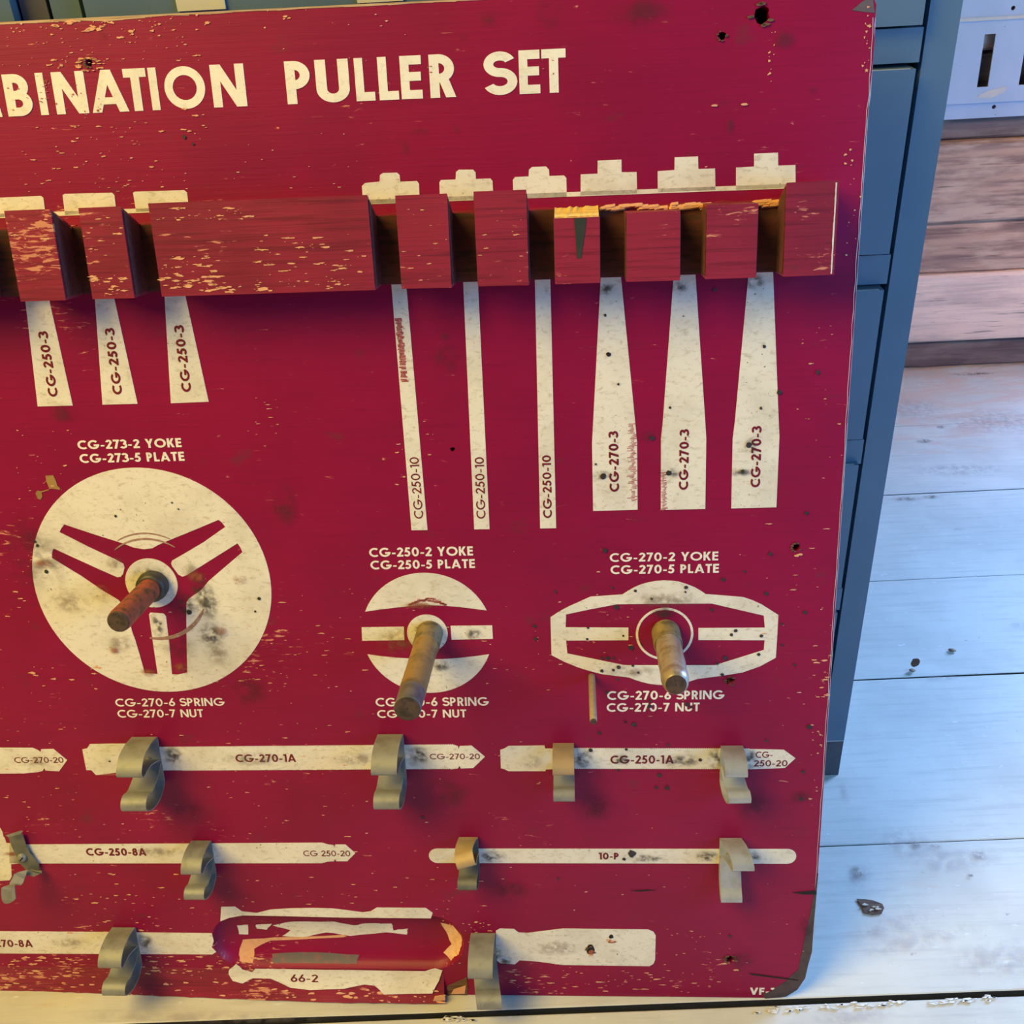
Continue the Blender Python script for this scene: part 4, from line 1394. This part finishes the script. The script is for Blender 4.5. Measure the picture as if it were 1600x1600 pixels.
# black cracks in the bottom right
bm = bmesh.new()
for pts in ([(1237, 1394), (1275, 1391), (1276, 1397), (1255, 1397)], [(985, 1391.5), (1010, 1389.6), (1026, 1390.6), (1000, 1392.6)], [(1170, 1520), (1247, 1530), (1247, 1532), (1175, 1523)]):
    prism(bm, [B(*p) for p in pts], .0003, .0005)
tag(link('edge_crack', bm, M['hole'], board), kind='stuff')

# ------------------------------------------------------------------ notched rail
RV0 = .6752
RT = .7400
HF = .038
HB_ = .009
VB = .7262


def rail_block(bm, u0, u1, vt, vb=RV0, hf=HF, worn=0.0):
    """block with its top falling back towards the board like a cleat"""
    back = VB if vt > VB else vt
    prof = [(0.0, vb), (hf, vb), (hf, vt), (HB_, max(back, vb + .03)), (0.0, max(back, vb + .03))]
    n = len(prof)
    A = [bm.verts.new((u0, v, h)) for h, v in prof]
    Bv = [bm.verts.new((u1, v, h)) for h, v in prof]
    bm.faces.new(A)
    bm.faces.new(Bv[::-1])
    for i in range(n):
        j = (i + 1) % n
        bm.faces.new((A[i], Bv[i], Bv[j], A[j]))


BL = []          # block ends at mid height, seen on the front face
for xl, yl_, xr, yr_ in ((-90, 400, -42, 400), (19, 400, 91, 400), (134, 400, 200.5, 400), (242, 390, 580, 380), (622.5, 375, 702, 375), (743.5, 372, 824.3, 372), (866.5, 384, 937, 384), (979, 382, 1063, 382), (1103.5, 376, 1183.5, 376), (1226.5, 356, 1307.5, 354)):
    BL.append((B(xl, yl_, HF)[0], B(xr, yr_, HF)[0]))
BL[0] = (-.86, BL[0][1])
tops = [RT, RT, RT, RT + .0012, RT, RT + .0008, None, None, None, RT - .001]
tops[6] = B(900, 338, HF)[1]
tops[7] = B(1020, 331, HF)[1]
tops[8] = B(1145, 319, HF)[1]
bm = bmesh.new()
# back strip, ragged along its top
n = 90
u0s, u1s = -.86, BL[-1][1]
pa = None
for i in range(n + 1):
    u = u0s + (u1s - u0s) * i / n
    vt = VB + rnd.uniform(-.0006, .0006) + (.0016 * math.sin(i * 1.7) * .3 if u > -.25 else 0)
    col = [bm.verts.new((u, RV0 + .0003, 0)), bm.verts.new((u, RV0 + .0003, HB_)), bm.verts.new((u, vt, HB_ - .0006)), bm.verts.new((u, vt + .0002, 0))]
    if pa:
        for k in range(4):
            j = (k + 1) % 4
            bm.faces.new((pa[k], col[k], col[j], pa[j]))
    else:
        bm.faces.new(col)
    pa = col
bm.faces.new(pa[::-1])
link_rail = link('rail', bm, M['rail'], board)
tag(link_rail, 'notched red wooden rail across the board, its blocks worn and three of them broken')
for i, ((a, b), t) in enumerate(zip(BL, tops)):
    bm = bmesh.new()
    rail_block(bm, a, b, t)
    bevel_all(bm, .0013, 2, .5, material=1)
    for vtx in bm.verts:                       # slight wear
        vtx.co.x += rnd.uniform(-.00025, .00025)
        vtx.co.y += rnd.uniform(-.00025, .00025)
    o = link('rail_block', bm, [M['rail'], M['arris']], link_rail)
    if i == 6: tag(o, 'block with freshly broken yellow top and a black wedge mark')
# notches: bare dark wood on the bottom and both cheeks
for (a, b), (c, d), ta, tb in zip(BL, BL[1:], tops, tops[1:]):
    bm = bmesh.new()
    prism(bm, [(b + .0002, RV0 + .0008), (c - .0002, RV0 + .0008), (c - .0002, VB - .001), (b + .0002, VB - .001)], HB_ - .001, HB_ + .0004)
    for u, s, t in ((b, 1, ta), (c, -1, tb)):
        pr = [(HB_, RV0 + .002), (HF - .0022, RV0 + .002), (HF - .0022, t - .003), (HB_, VB - .003)]
        x0, x1 = u, u + s * .0005
        A = [bm.verts.new((x0, v, h)) for h, v in pr]
        Q = [bm.verts.new((x1, v, h)) for h, v in pr]
        bm.faces.new(Q)
        for k in range(4):
            j = (k + 1) % 4
            bm.faces.new((A[k], A[j], Q[j], Q[k]))
    link('notch', bm, M['notchwood'], link_rail)
# fresh break on one block, splintered tops on the next two
a, b = BL[6]
vt6 = tops[6]
bm = bmesh.new()
n = 14
top_v = B(900, 323.5, .022)[1]
rows = []
for i in range(n + 1):
    u = a + .0004 + (b - a - .0008) * i / n
    rows.append([bm.verts.new((u, vt6 - .0008, HF + .0002)), bm.verts.new((u, vt6 + .002, HF - .001 + rnd.uniform(-.0005, .0005))), bm.verts.new((u, top_v + rnd.uniform(-.0008, .0008), .021)),
                 bm.verts.new((u, VB, .008)), bm.verts.new((u, vt6 - .0008, .008))])
for p, q in zip(rows, rows[1:]):
    for k in range(4):
        bm.faces.new((p[k], q[k], q[k + 1], p[k + 1]))
bm.faces.new(rows[0])
bm.faces.new(rows[-1][::-1])
o = link('broken_top', bm, M['freshwood'], link_rail)
tag(o, 'fresh yellow wood where the block top broke off')
bm = bmesh.new()
for (x0, y0, x1, y1) in ((945, 322, 978, 328), (978, 321, 1064, 329), (1066, 318, 1104, 326), (1186, 313, 1218, 322)):
    for k in range(16):
        xx = rnd.uniform(x0, x1)
        yy = rnd.uniform(y0, y1) - (xx - x0) * .03
        c = B(xx, yy, .012)
        L_ = rnd.uniform(3, 12) * PX
        vs = [(c[0] - L_, c[1], .009), (c[0] + L_, c[1] + .0006, .009), (c[0] + L_ * .8, c[1] + .0016, .0115), (c[0] - L_ * .7, c[1] + .0012, .012)]
        A = [bm.verts.new(p) for p in vs]
        Q = [bm.verts.new((p[0], p[1] - .0018, p[2] + .0012)) for p in vs]
        bm.faces.new(A)
        bm.faces.new(Q[::-1])
        for i in range(4):
            j = (i + 1) % 4
            bm.faces.new((A[i], Q[i], Q[j], A[j]))
tag(link('splinter', bm, M['chip'], link_rail), kind='stuff')
# black wedge mark on the broken block
bm = bmesh.new()
prism(bm, P((850, 0), 3.2, [(150, 1092), (213, 1090), (205, 1160), (186, 1290), (165, 1292), (158, 1190)], HF), HF, HF + .0003)
link('wedge_mark', bm, plain('black_wedge', (0.025, 0.03, 0.022), 0.6, col2=(0.06, 0.05, 0.04)), link_rail)
# chips on the long block
bm = bmesh.new()
for (x0, y0, x1, y1, k, l1, h1) in ((245, 325, 400, 350, 30, 9, 1.6), (250, 400, 350, 450, 60, 10, 2.0), (300, 440, 560, 458, 50, 12, 2.6), (400, 360, 570, 440, 60, 9, 1.4), (20, 340, 75, 400, 18, 8, 1.6), (140, 430, 205, 465, 28, 9, 2.2), (135, 340, 190, 400, 14, 7, 1.4), (625, 320, 700, 440, 14, 4, .8), (750, 320, 820, 440, 10, 5, 1)):
    for _ in range(k):
        q = rnd.random() ** 2
        c = B(rnd.uniform(x0, x1), rnd.uniform(y0, y1), HF)
        if c[1] < RV0 + .002 or c[1] > RT - .002: continue
        if not any(A_ + .002 < c[0] < B_ - .002 for A_, B_ in BL): continue
        fleck(bm, c, (1.2 + l1 * 1.2 * q) * PX, (.5 + h1 * q) * PX, HF + .0001, n=rnd.randint(8, 13), jag=.72)
tag(link('rail_chip', bm, M['chip'], link_rail), kind='stuff')
# bare end grain edge at the right end of the rail
bm = bmesh.new()
ue = BL[-1][1]
prev = None
for k in range(25):
    v0 = RV0 + .001 + .0615 * k / 24
    w = .0020 + rnd.uniform(-.0003, .0007)
    r = [bm.verts.new(p) for p in ((ue + .0003, v0, .004), (ue + .0003, v0, HF - .0020), (ue - .0016, v0, HF + .0002), (ue - .0016 - w * .4, v0, HF + .0002), (ue - .0016 - w * .4, v0, HF - .004))]
    if prev:
        for i in range(5):
            j = (i + 1) % 5
            bm.faces.new((prev[i], r[i], r[j], prev[j]))
    prev = r
o = link('bare_end_edge', bm, plain('pale_worn_end', (0.72, 0.68, 0.62), 0.4, col2=(0.5, 0.42, 0.36)), link_rail)
tag(o, 'pale worn edge at the right end of the rail')

# ------------------------------------------------------------------ spring clips
UP = [(0, 21.5), (1.2, 24.0), (6, 24.6), (12, 25.2), (18, 25.2), (26, 24.0), (32, 22), (38, 17.2), (41, 12.6), (41.4, 9.4), (39.5, 7.2), (36, 6.8), (31, 7.3), (24, 7.6), (16, 6.0), (8, 3.4), (2.2, 1.0)]
LOW = [(2.2, -2.5), (8, -7.5), (13, -11), (21, -14), (27.6, -15.6), (33, -14.6), (38, -14.0), (42, -16.5), (44, -20.0), (43.6, -24), (40, -27), (35, -29.6), (30, -31.2), (22, -32.2), (14, -31.6), (6, -28), (1.2, -24), (0, -21.5)]
LOW_STRAIGHT = [(2.2, -2.5), (6, -10), (10, -18), (14, -27), (18, -35), (23, -40), (26, -43.5), (26.5, -47), (24, -50), (16, -48), (8, -40), (2, -30), (0, -21.5)]


def smooth_pts(p, k=4):
    out = []
    for i in range(len(p) - 1):
        p0 = p[max(i - 1, 0)]; p1 = p[i]; p2 = p[i + 1]; p3 = p[min(i + 2, len(p) - 1)]
        for j in range(k):
            t = j / k
            out.append(tuple(.5 * ((2 * b) + (-a + c) * t + (2 * a - 5 * b + 4 * c - d) * t * t + (-a + 3 * b - 3 * c + d) * t ** 3) for a, b, c, d in zip(p0, p1, p2, p3)))
    out.append(p[-1])
    return out


def strip(bm, prof, width, th, fn):
    """bent metal strip: profile (n, v) in metres, extruded across, shaped by fn(u, n, v)"""
    n = len(prof)
    lo, hi = [], []
    for i in range(n):
        a = prof[max(i - 1, 0)]; b = prof[min(i + 1, n - 1)]
        tx, ty = b[0] - a[0], b[1] - a[1]
        l = math.hypot(tx, ty) or 1
        nx, ny = -ty / l * th / 2, tx / l * th / 2
        lo.append((prof[i][0] - nx, prof[i][1] - ny))
        hi.append((prof[i][0] + nx, prof[i][1] + ny))
    W2 = width / 2
    rows = []
    for (a, b) in zip(lo, hi):
        rows.append([bm.verts.new(fn(u, p[0], p[1])) for u, p in ((-W2, a), (W2, a), (W2, b), (-W2, b))])
    for p, q in zip(rows, rows[1:]):
        for k in range(4):
            j = (k + 1) % 4
            bm.faces.new((p[k], q[k], q[j], p[j]))
    bm.faces.new(rows[0])
    bm.faces.new(rows[-1][::-1])


def clip(u, v, s, width, m, up=UP, low=LOW, ks=0.0, kl=0.0, rot=0.0, name='spring_clip', label=None, dark=None, vsq=1.0):
    root = bpy.data.objects.new(name, None)
    COL.objects.link(root)
    root.parent = board
    root.location = (u, v, .0007)
    root.empty_display_size = .02
    if label: tag(root, label)
    cs, sn = math.cos(rot), math.sin(rot)

    def f_up(x, n, y):
        x2 = x + ks * n
        if rot and n > .002:
            k = min(1, n / .02)
            c, s_ = math.cos(rot * k), math.sin(rot * k)
            x2, y = x2 * c - (y - .008) * s_, x2 * s_ + (y - .008) * c + .008
        return (x2, y, n)

    def f_low(x, n, y):
        return (x + kl * n, y + kl * .25 * x * (1 if n > .003 else 0), n)

    def f_pl(x, n, y): return (x, y, n)
    sc = s / 1000
    bm = bmesh.new()
    strip(bm, [(n * sc, y * sc) for n, y in smooth_pts(up)], width, .0010, f_up)
    link('upper_jaw', bm, m, root, smooth=False)
    bm = bmesh.new()
    strip(bm, [(n * sc, y * sc) for n, y in smooth_pts(low)], width, .0010, f_low)
    link('lower_jaw', bm, dark or m, root, smooth=False)
    bm = bmesh.new()
    strip(bm, [(0, -22.5 * sc), (0, -8 * sc), (0, 8 * sc), (0, 22.5 * sc)], width, .0010, f_pl)
    link('back_plate', bm, dark or m, root)
    bm = bmesh.new()
    lathe(bm, [(.0034, .0004), (.0032, .0016), (.0018, .0024), (.0002, .0025)], (0, 0), n=16)
    link('screw', bm, M['clip_dark'], root, smooth=True)
    return root


clip(-.5986, .2620, .984, .0226, M['clip'], label='wide olive spring clip at the left of the long toothed blade')
clip(-.3773, .2633, .978, .0222, M['clip'], label='wide olive spring clip at the right of the long toothed blade')
clip(-.2258, .2587, .755, .0182, M['clip_tan'], dark=M['clip'], label='tan rusted spring clip on the left of the short toothed blade')
clip(-.0805, .2557, .740, .0189, M['clip_bright'], kl=.10, label='bright silver spring clip on the right of the short toothed blade')
clip(-.0790, .1615, .74, .0186, M['clip_bright'], low=LOW_STRAIGHT, ks=.24, label='bright bent spring clip with a long straight lower jaw, at the right of the slim bar')
clip(-.3140, .1634, .690, .0172, M['clip_tan'], rot=.33, dark=M['clip_dark'], label='spring clip with its tan upper jaw twisted, at the left of the slim bar')
clip(-.5620, .1573, .784, .0185, M['clip'], label='olive spring clip in the middle of the plain blade')
clip(-.6512, .0560, .913, .0222, M['clip'], label='dull olive spring clip left of the oval recess')
clip(-.3056, .0500, 1.000, .0228, M['clip'], kl=.16, label='olive spring clip just right of the oval recess at the bottom edge')

# the broken clip at the left border: plate hanging askew with one jaw sprung open
bc = bpy.data.objects.new('broken_spring_clip', None)
COL.objects.link(bc)
bc.parent = board
tag(bc, 'broken spring clip twisted sideways at the left border, lower jaw sprung open')
bm = bmesh.new()
o10 = ((0, 1280), 10.67)
prism(bm, P(*o10, [(150, 305), (340, 240), (380, 250), (430, 410), (500, 560), (600, 680), (650, 760), (660, 830), (620, 880), (460, 860), (330, 730), (270, 600), (190, 430)], .003), .0025, .0036)
link('back_plate', bm, M['clip_dark'], bc)
bm = bmesh.new()
pA = P(*o10, [(100, 270), (350, 190), (385, 200), (350, 235), (150, 295)], .009)
prism(bm, pA, .0085, .0096)
q0 = P(*o10, [(150, 300), (350, 238)], .006)
link('broken_tab', bm, M['clip'], bc)
bm = bmesh.new()


def sheet(rows_px):
    """strip given by left/right edge pixels at heights off the board"""
    rws = []
    for (xa, ya, ha, xb, yb_, hb) in rows_px:
        a = B(o10[0][0] + xa / o10[1], o10[0][1] + ya / o10[1], ha)
        b = B(o10[0][0] + xb / o10[1], o10[0][1] + yb_ / o10[1], hb)
        rws.append([bm.verts.new((a[0], a[1], ha)), bm.verts.new((b[0], b[1], hb)), bm.verts.new((b[0], b[1] - .0003, hb - .001)), bm.verts.new((a[0], a[1] - .0003, ha - .001))])
    for p, q in zip(rws, rws[1:]):
        for k in range(4):
            j = (k + 1) % 4
            bm.faces.new((p[k], q[k], q[j], p[j]))
    bm.faces.new(rws[0])
    bm.faces.new(rws[-1][::-1])


sheet([(460, 850, .004, 690, 860, .004), (450, 845, .005, 695, 905, .006), (450, 850, .009, 660, 915, .009), (440, 930, .013, 560, 960, .012)])
link('fold', bm, M['clip_dark'], bc)
bm = bmesh.new()
sheet([(300, 885, .016, 460, 845, .012), (235, 915, .019, 430, 930, .016), (205, 985, .022, 405, 1000, .020), (165, 1060, .025, 375, 1075, .023), (150, 1098, .027, 345, 1103, .025), (110, 1112, .029, 262, 1088, .027), (60, 1125, .031, 240, 1110, .030),
       (20, 1150, .032, 245, 1180, .031), (18, 1250, .033, 250, 1240, .032), (30, 1350, .033, 260, 1320, .033), (55, 1395, .032, 230, 1360, .033), (100, 1412, .031, 160, 1402, .032)])
link('lower_jaw', bm, M['clip'], bc)
bm = bmesh.new()
c = B(o10[0][0] + 365 / 10.67, o10[0][1] + 640 / 10.67, .004)
lathe(bm, [(.0046, .0034), (.0044, .0050), (.0030, .0062), (.0002, .0064)], c, n=18)
link('screw', bm, M['clip'], bc, smooth=True)
bm = bmesh.new()
prism(bm, [(c[0] - .0008, c[1] - .0022), (c[0] + .0026, c[1] + .0012), (c[0] + .0018, c[1] + .0020), (c[0] - .0016, c[1] - .0014)], .0063, .0067)
link('screw_slot', bm, M['hole'], bc)

# ------------------------------------------------------------------ posts and pin
def post(name, c, prof_parts, label):
    root = bpy.data.objects.new(name, None)
    COL.objects.link(root)
    root.parent = board
    root.location = (c[0], c[1], .0004)
    root.empty_display_size = .02
    tag(root, label)
    for nm, prof, m in prof_parts:
        bm = bmesh.new()
        lathe(bm, prof, (0, 0), n=36)
        link(nm, bm, m, root, smooth=nm not in ('cut_end',))
    return root


def thread_prof(r, h0, h1, pitch=.0021, d=.0009):
    p = []
    h = h0
    while h < h1:
        p += [(r - d, h), (r, h + pitch * .35), (r, h + pitch * .6), (r - d, h + pitch)]
        h += pitch
    return p


def knobbly(r, h0, h1, n, amp):
    return [(r + rnd.uniform(-amp, amp), h0 + (h1 - h0) * i / n) for i in range(n + 1)]


post('stub_post', (-.5683, .4318), [
    ('collar', [(.0104, 0), (.0130, .0004), (.0134, .004), (.0128, .006), (.0126, .009), (.0110, .0105), (.0095, .0108)], M['collar']),
    ('shaft', [(.0092, .010)] + knobbly(.0094, .013, .070, 10, .00018) + [(.0093, .0722), (.0088, .0745)], M['post_red']),
    ('cut_end', [(.0089, .0744), (.0080, .0752), (.0004, .0752)], M['post_end'])], 'rusted red stub post in the middle of the large wheel')
post('stub_post', (-.3363, .3843), [
    ('thread', thread_prof(.0112, 0, .0270), M['thread']),
    ('shaft', [(.0103, .0265)] + knobbly(.0102, .029, .104, 12, .0001) + [(.0101, .106)], M['post_brass']),
    ('steel_tip', [(.0101, .1055), (.0100, .112), (.0099, .124), (.0101, .1288), (.0096, .1296)], M['post_tip']),
    ('cut_end', [(.0097, .1296), (.0090, .1300), (.0004, .1301)], M['post_end'])], 'long tan brass post with grey steel tip in the middle disc')
post('stub_post', (-.1381, .3822), [
    ('thread', thread_prof(.0118, 0, .0250), M['thread']),
    ('shaft', [(.0106, .0245)] + knobbly(.0106, .028, .082, 9, .0002) + [(.0104, .086), (.0096, .0902), (.0078, .0924)], M['post_steel']),
    ('cut_end', [(.0080, .0924), (.0070, .0928), (.0004, .0929)], M['post_end'])], 'worn bright steel post in the right yoke outline')
post('pin', (-.2003, .3415), [('shaft', [(.0002, 0), (.0029, 0), (.0029, .074), (.0026, .0755)], M['pin']), ('cut_end', [(.0026, .0755), (.0002, .0757)], M['post_end'])], 'thin tan steel pin below the right yoke outline')

# ------------------------------------------------------------------ small things on the floor
def floor_smudges(name, m, lst):
    bm = bmesh.new()
    uvl = bm.loops.layers.uv.new('UVMap')
    for i, (x, y, rx, ry, rot) in enumerate(lst):
        c = F(x, y)
        n = 20
        zz = .0012 + .00002 * i
        ctr = bm.verts.new((c.x, c.y, zz))
        ring = []
        for k in range(n):
            a = 2 * math.pi * k / n
            dx, dy = rx * math.cos(a), ry * math.sin(a)
            ring.append(bm.verts.new((c.x + dx * math.cos(rot) - dy * math.sin(rot), c.y + dx * math.sin(rot) + dy * math.cos(rot), zz)))
        for k in range(n):
            f = bm.faces.new((ctr, ring[k], ring[(k + 1) % n]))
            for lp in f.loops:
                kk = ring.index(lp.vert) if lp.vert is not ctr else None
                lp[uvl].uv = (0, 0) if kk is None else (math.cos(2 * math.pi * kk / n), math.sin(2 * math.pi * kk / n))
    o = tag(link(name, bm, m, None, fix=False), kind='stuff')
    o.parent = floor
    o.matrix_parent_inverse = Matrix.Rotation(-YAW, 4, 'Z')
    return o


floor_smudges('floor_scuff', smudge_mat('floor_scuff_film', (0.42, 0.33, 0.33), 0.26, 90), [(1345, 1370, .030, .014, .9), (1430, 1325, .05, .03, -.4), (1500, 1345, .06, .02, .2), (1470, 1060, .03, .008, 0), (1320, 1240, .006, .02, 0), (1395, 1450, .06, .02, .3), (1560, 1500, .06, .03, .1),
                                                                                       (1500, 735, .10, .03, 0), (1560, 660, .14, .07, 0), (1430, 640, .08, .06, 0), (1595, 978, .02, .01, 0), (1330, 1590, .05, .01, .1), (1440, 1470, .08, .012, .25), (300, 1590, .16, .008, 0), (1498, 828, .012, .005, 0)])
floor_smudges('floor_stain', smudge_mat('floor_stain_film', (0.20, 0.12, 0.08), 0.7, 140), [(1432, 1322, .006, .006, 0), (1530, 1337, .010, .008, 0), (1462, 1323, .008, .004, 0), (1340, 1365, .010, .012, .3), (1516, 1369, .004, .003, 0), (1415, 780, .03, .007, 0), (1455, 777, .02, .006, 0), (1444, 690, .02, .010, 0), (1470, 668, .012, .008, 0), (1520, 585, .06, .008, 0)])


def pebble(name, px, py, r, m, label, cat, parent=None, flat=.6, group=None):
    bm = bmesh.new()
    bmesh.ops.create_icosphere(bm, subdivisions=2, radius=1)
    for vtx in bm.verts:
        k = 1 + rnd.uniform(-.22, .22)
        vtx.co = Vector((vtx.co.x * r[0] * k, vtx.co.y * r[1] * k, vtx.co.z * r[1] * flat * k))
    zmin = min(vtx.co.z for vtx in bm.verts)
    for vtx in bm.verts: vtx.co.z -= zmin
    o = link(name, bm, m, parent, smooth=True)
    p = F(px, py)
    o.location = (p.x, p.y, 0.0003)
    o.rotation_euler = (0, 0, rnd.uniform(-.5, .5))
    if label: tag(o, label, cat, group)
    return o


crumb = plain('brown_crumb', (0.34, 0.21, 0.13), 0.8)
pebble('wood_crumb', 1488, 1018, (.0050, .0032), crumb, 'brown wood crumb on the pale floor, the farther of two above the plank gap', 'crumb', group='wood crumbs on the floor')
pebble('wood_crumb', 1425, 1050, (.0040, .0036), crumb, 'small brown wood crumb on the pale floor, nearest the cabinet edge', 'crumb', group='wood crumbs on the floor')

# splintered hollow in the floor paint
bm = bmesh.new()
g0 = F(1361, 1417)
pts = [(-.0125, .009), (-.004, .0085), (.003, .0075), (.012, .003), (.0125, -.002), (.008, -.009), (-.001, -.010), (-.0085, -.008), (-.009, -.001)]
prism(bm, [(g0.x + a, g0.y + b) for a, b in pts], .0004, .0010)
o = link('floor_gouge', bm, M['darkwood'])
o.parent = floor
o.matrix_parent_inverse = Matrix.Rotation(-YAW, 4, 'Z')
bm = bmesh.new()
for k in range(9):
    a, b = rnd.uniform(-.006, .009), rnd.uniform(-.0065, .002)
    fleck(bm, (g0.x + a, g0.y + b), rnd.uniform(.001, .0045), rnd.uniform(.0006, .0018), .0010 + k * .0001, jag=.7, thick=.0010)
o = link('gouge_splinter', bm, plain('pale_splinter', (0.62, 0.52, 0.38), 0.7, col2=(0.30, 0.2, 0.12), scale=200))
o.parent = floor
o.matrix_parent_inverse = Matrix.Rotation(-YAW, 4, 'Z')

# broken paint and splinters along the wide floor gap
bm = bmesh.new()
for k in range(90):
    x = rnd.choice([rnd.uniform(1285, 1420), rnd.uniform(1440, 1560), rnd.uniform(690, 740), rnd.uniform(1180, 1260)])
    y = 1567 - (x - 1200) * .0525 + rnd.uniform(7, 16) if x > 1100 else 1590 + rnd.uniform(-1, 6)
    p = F(x, y)
    fleck(bm, (p.x, p.y), rnd.uniform(.0015, .006), rnd.uniform(.0006, .0018), .0003, jag=.6, thick=.0008)
o = link('gap_splinter', bm, plain('pale_paint_flake', (0.74, 0.70, 0.62), 0.7, col2=(0.5, 0.42, 0.32), scale=150))
tag(o, kind='stuff')
o.parent = floor
o.matrix_parent_inverse = Matrix.Rotation(-YAW, 4, 'Z')
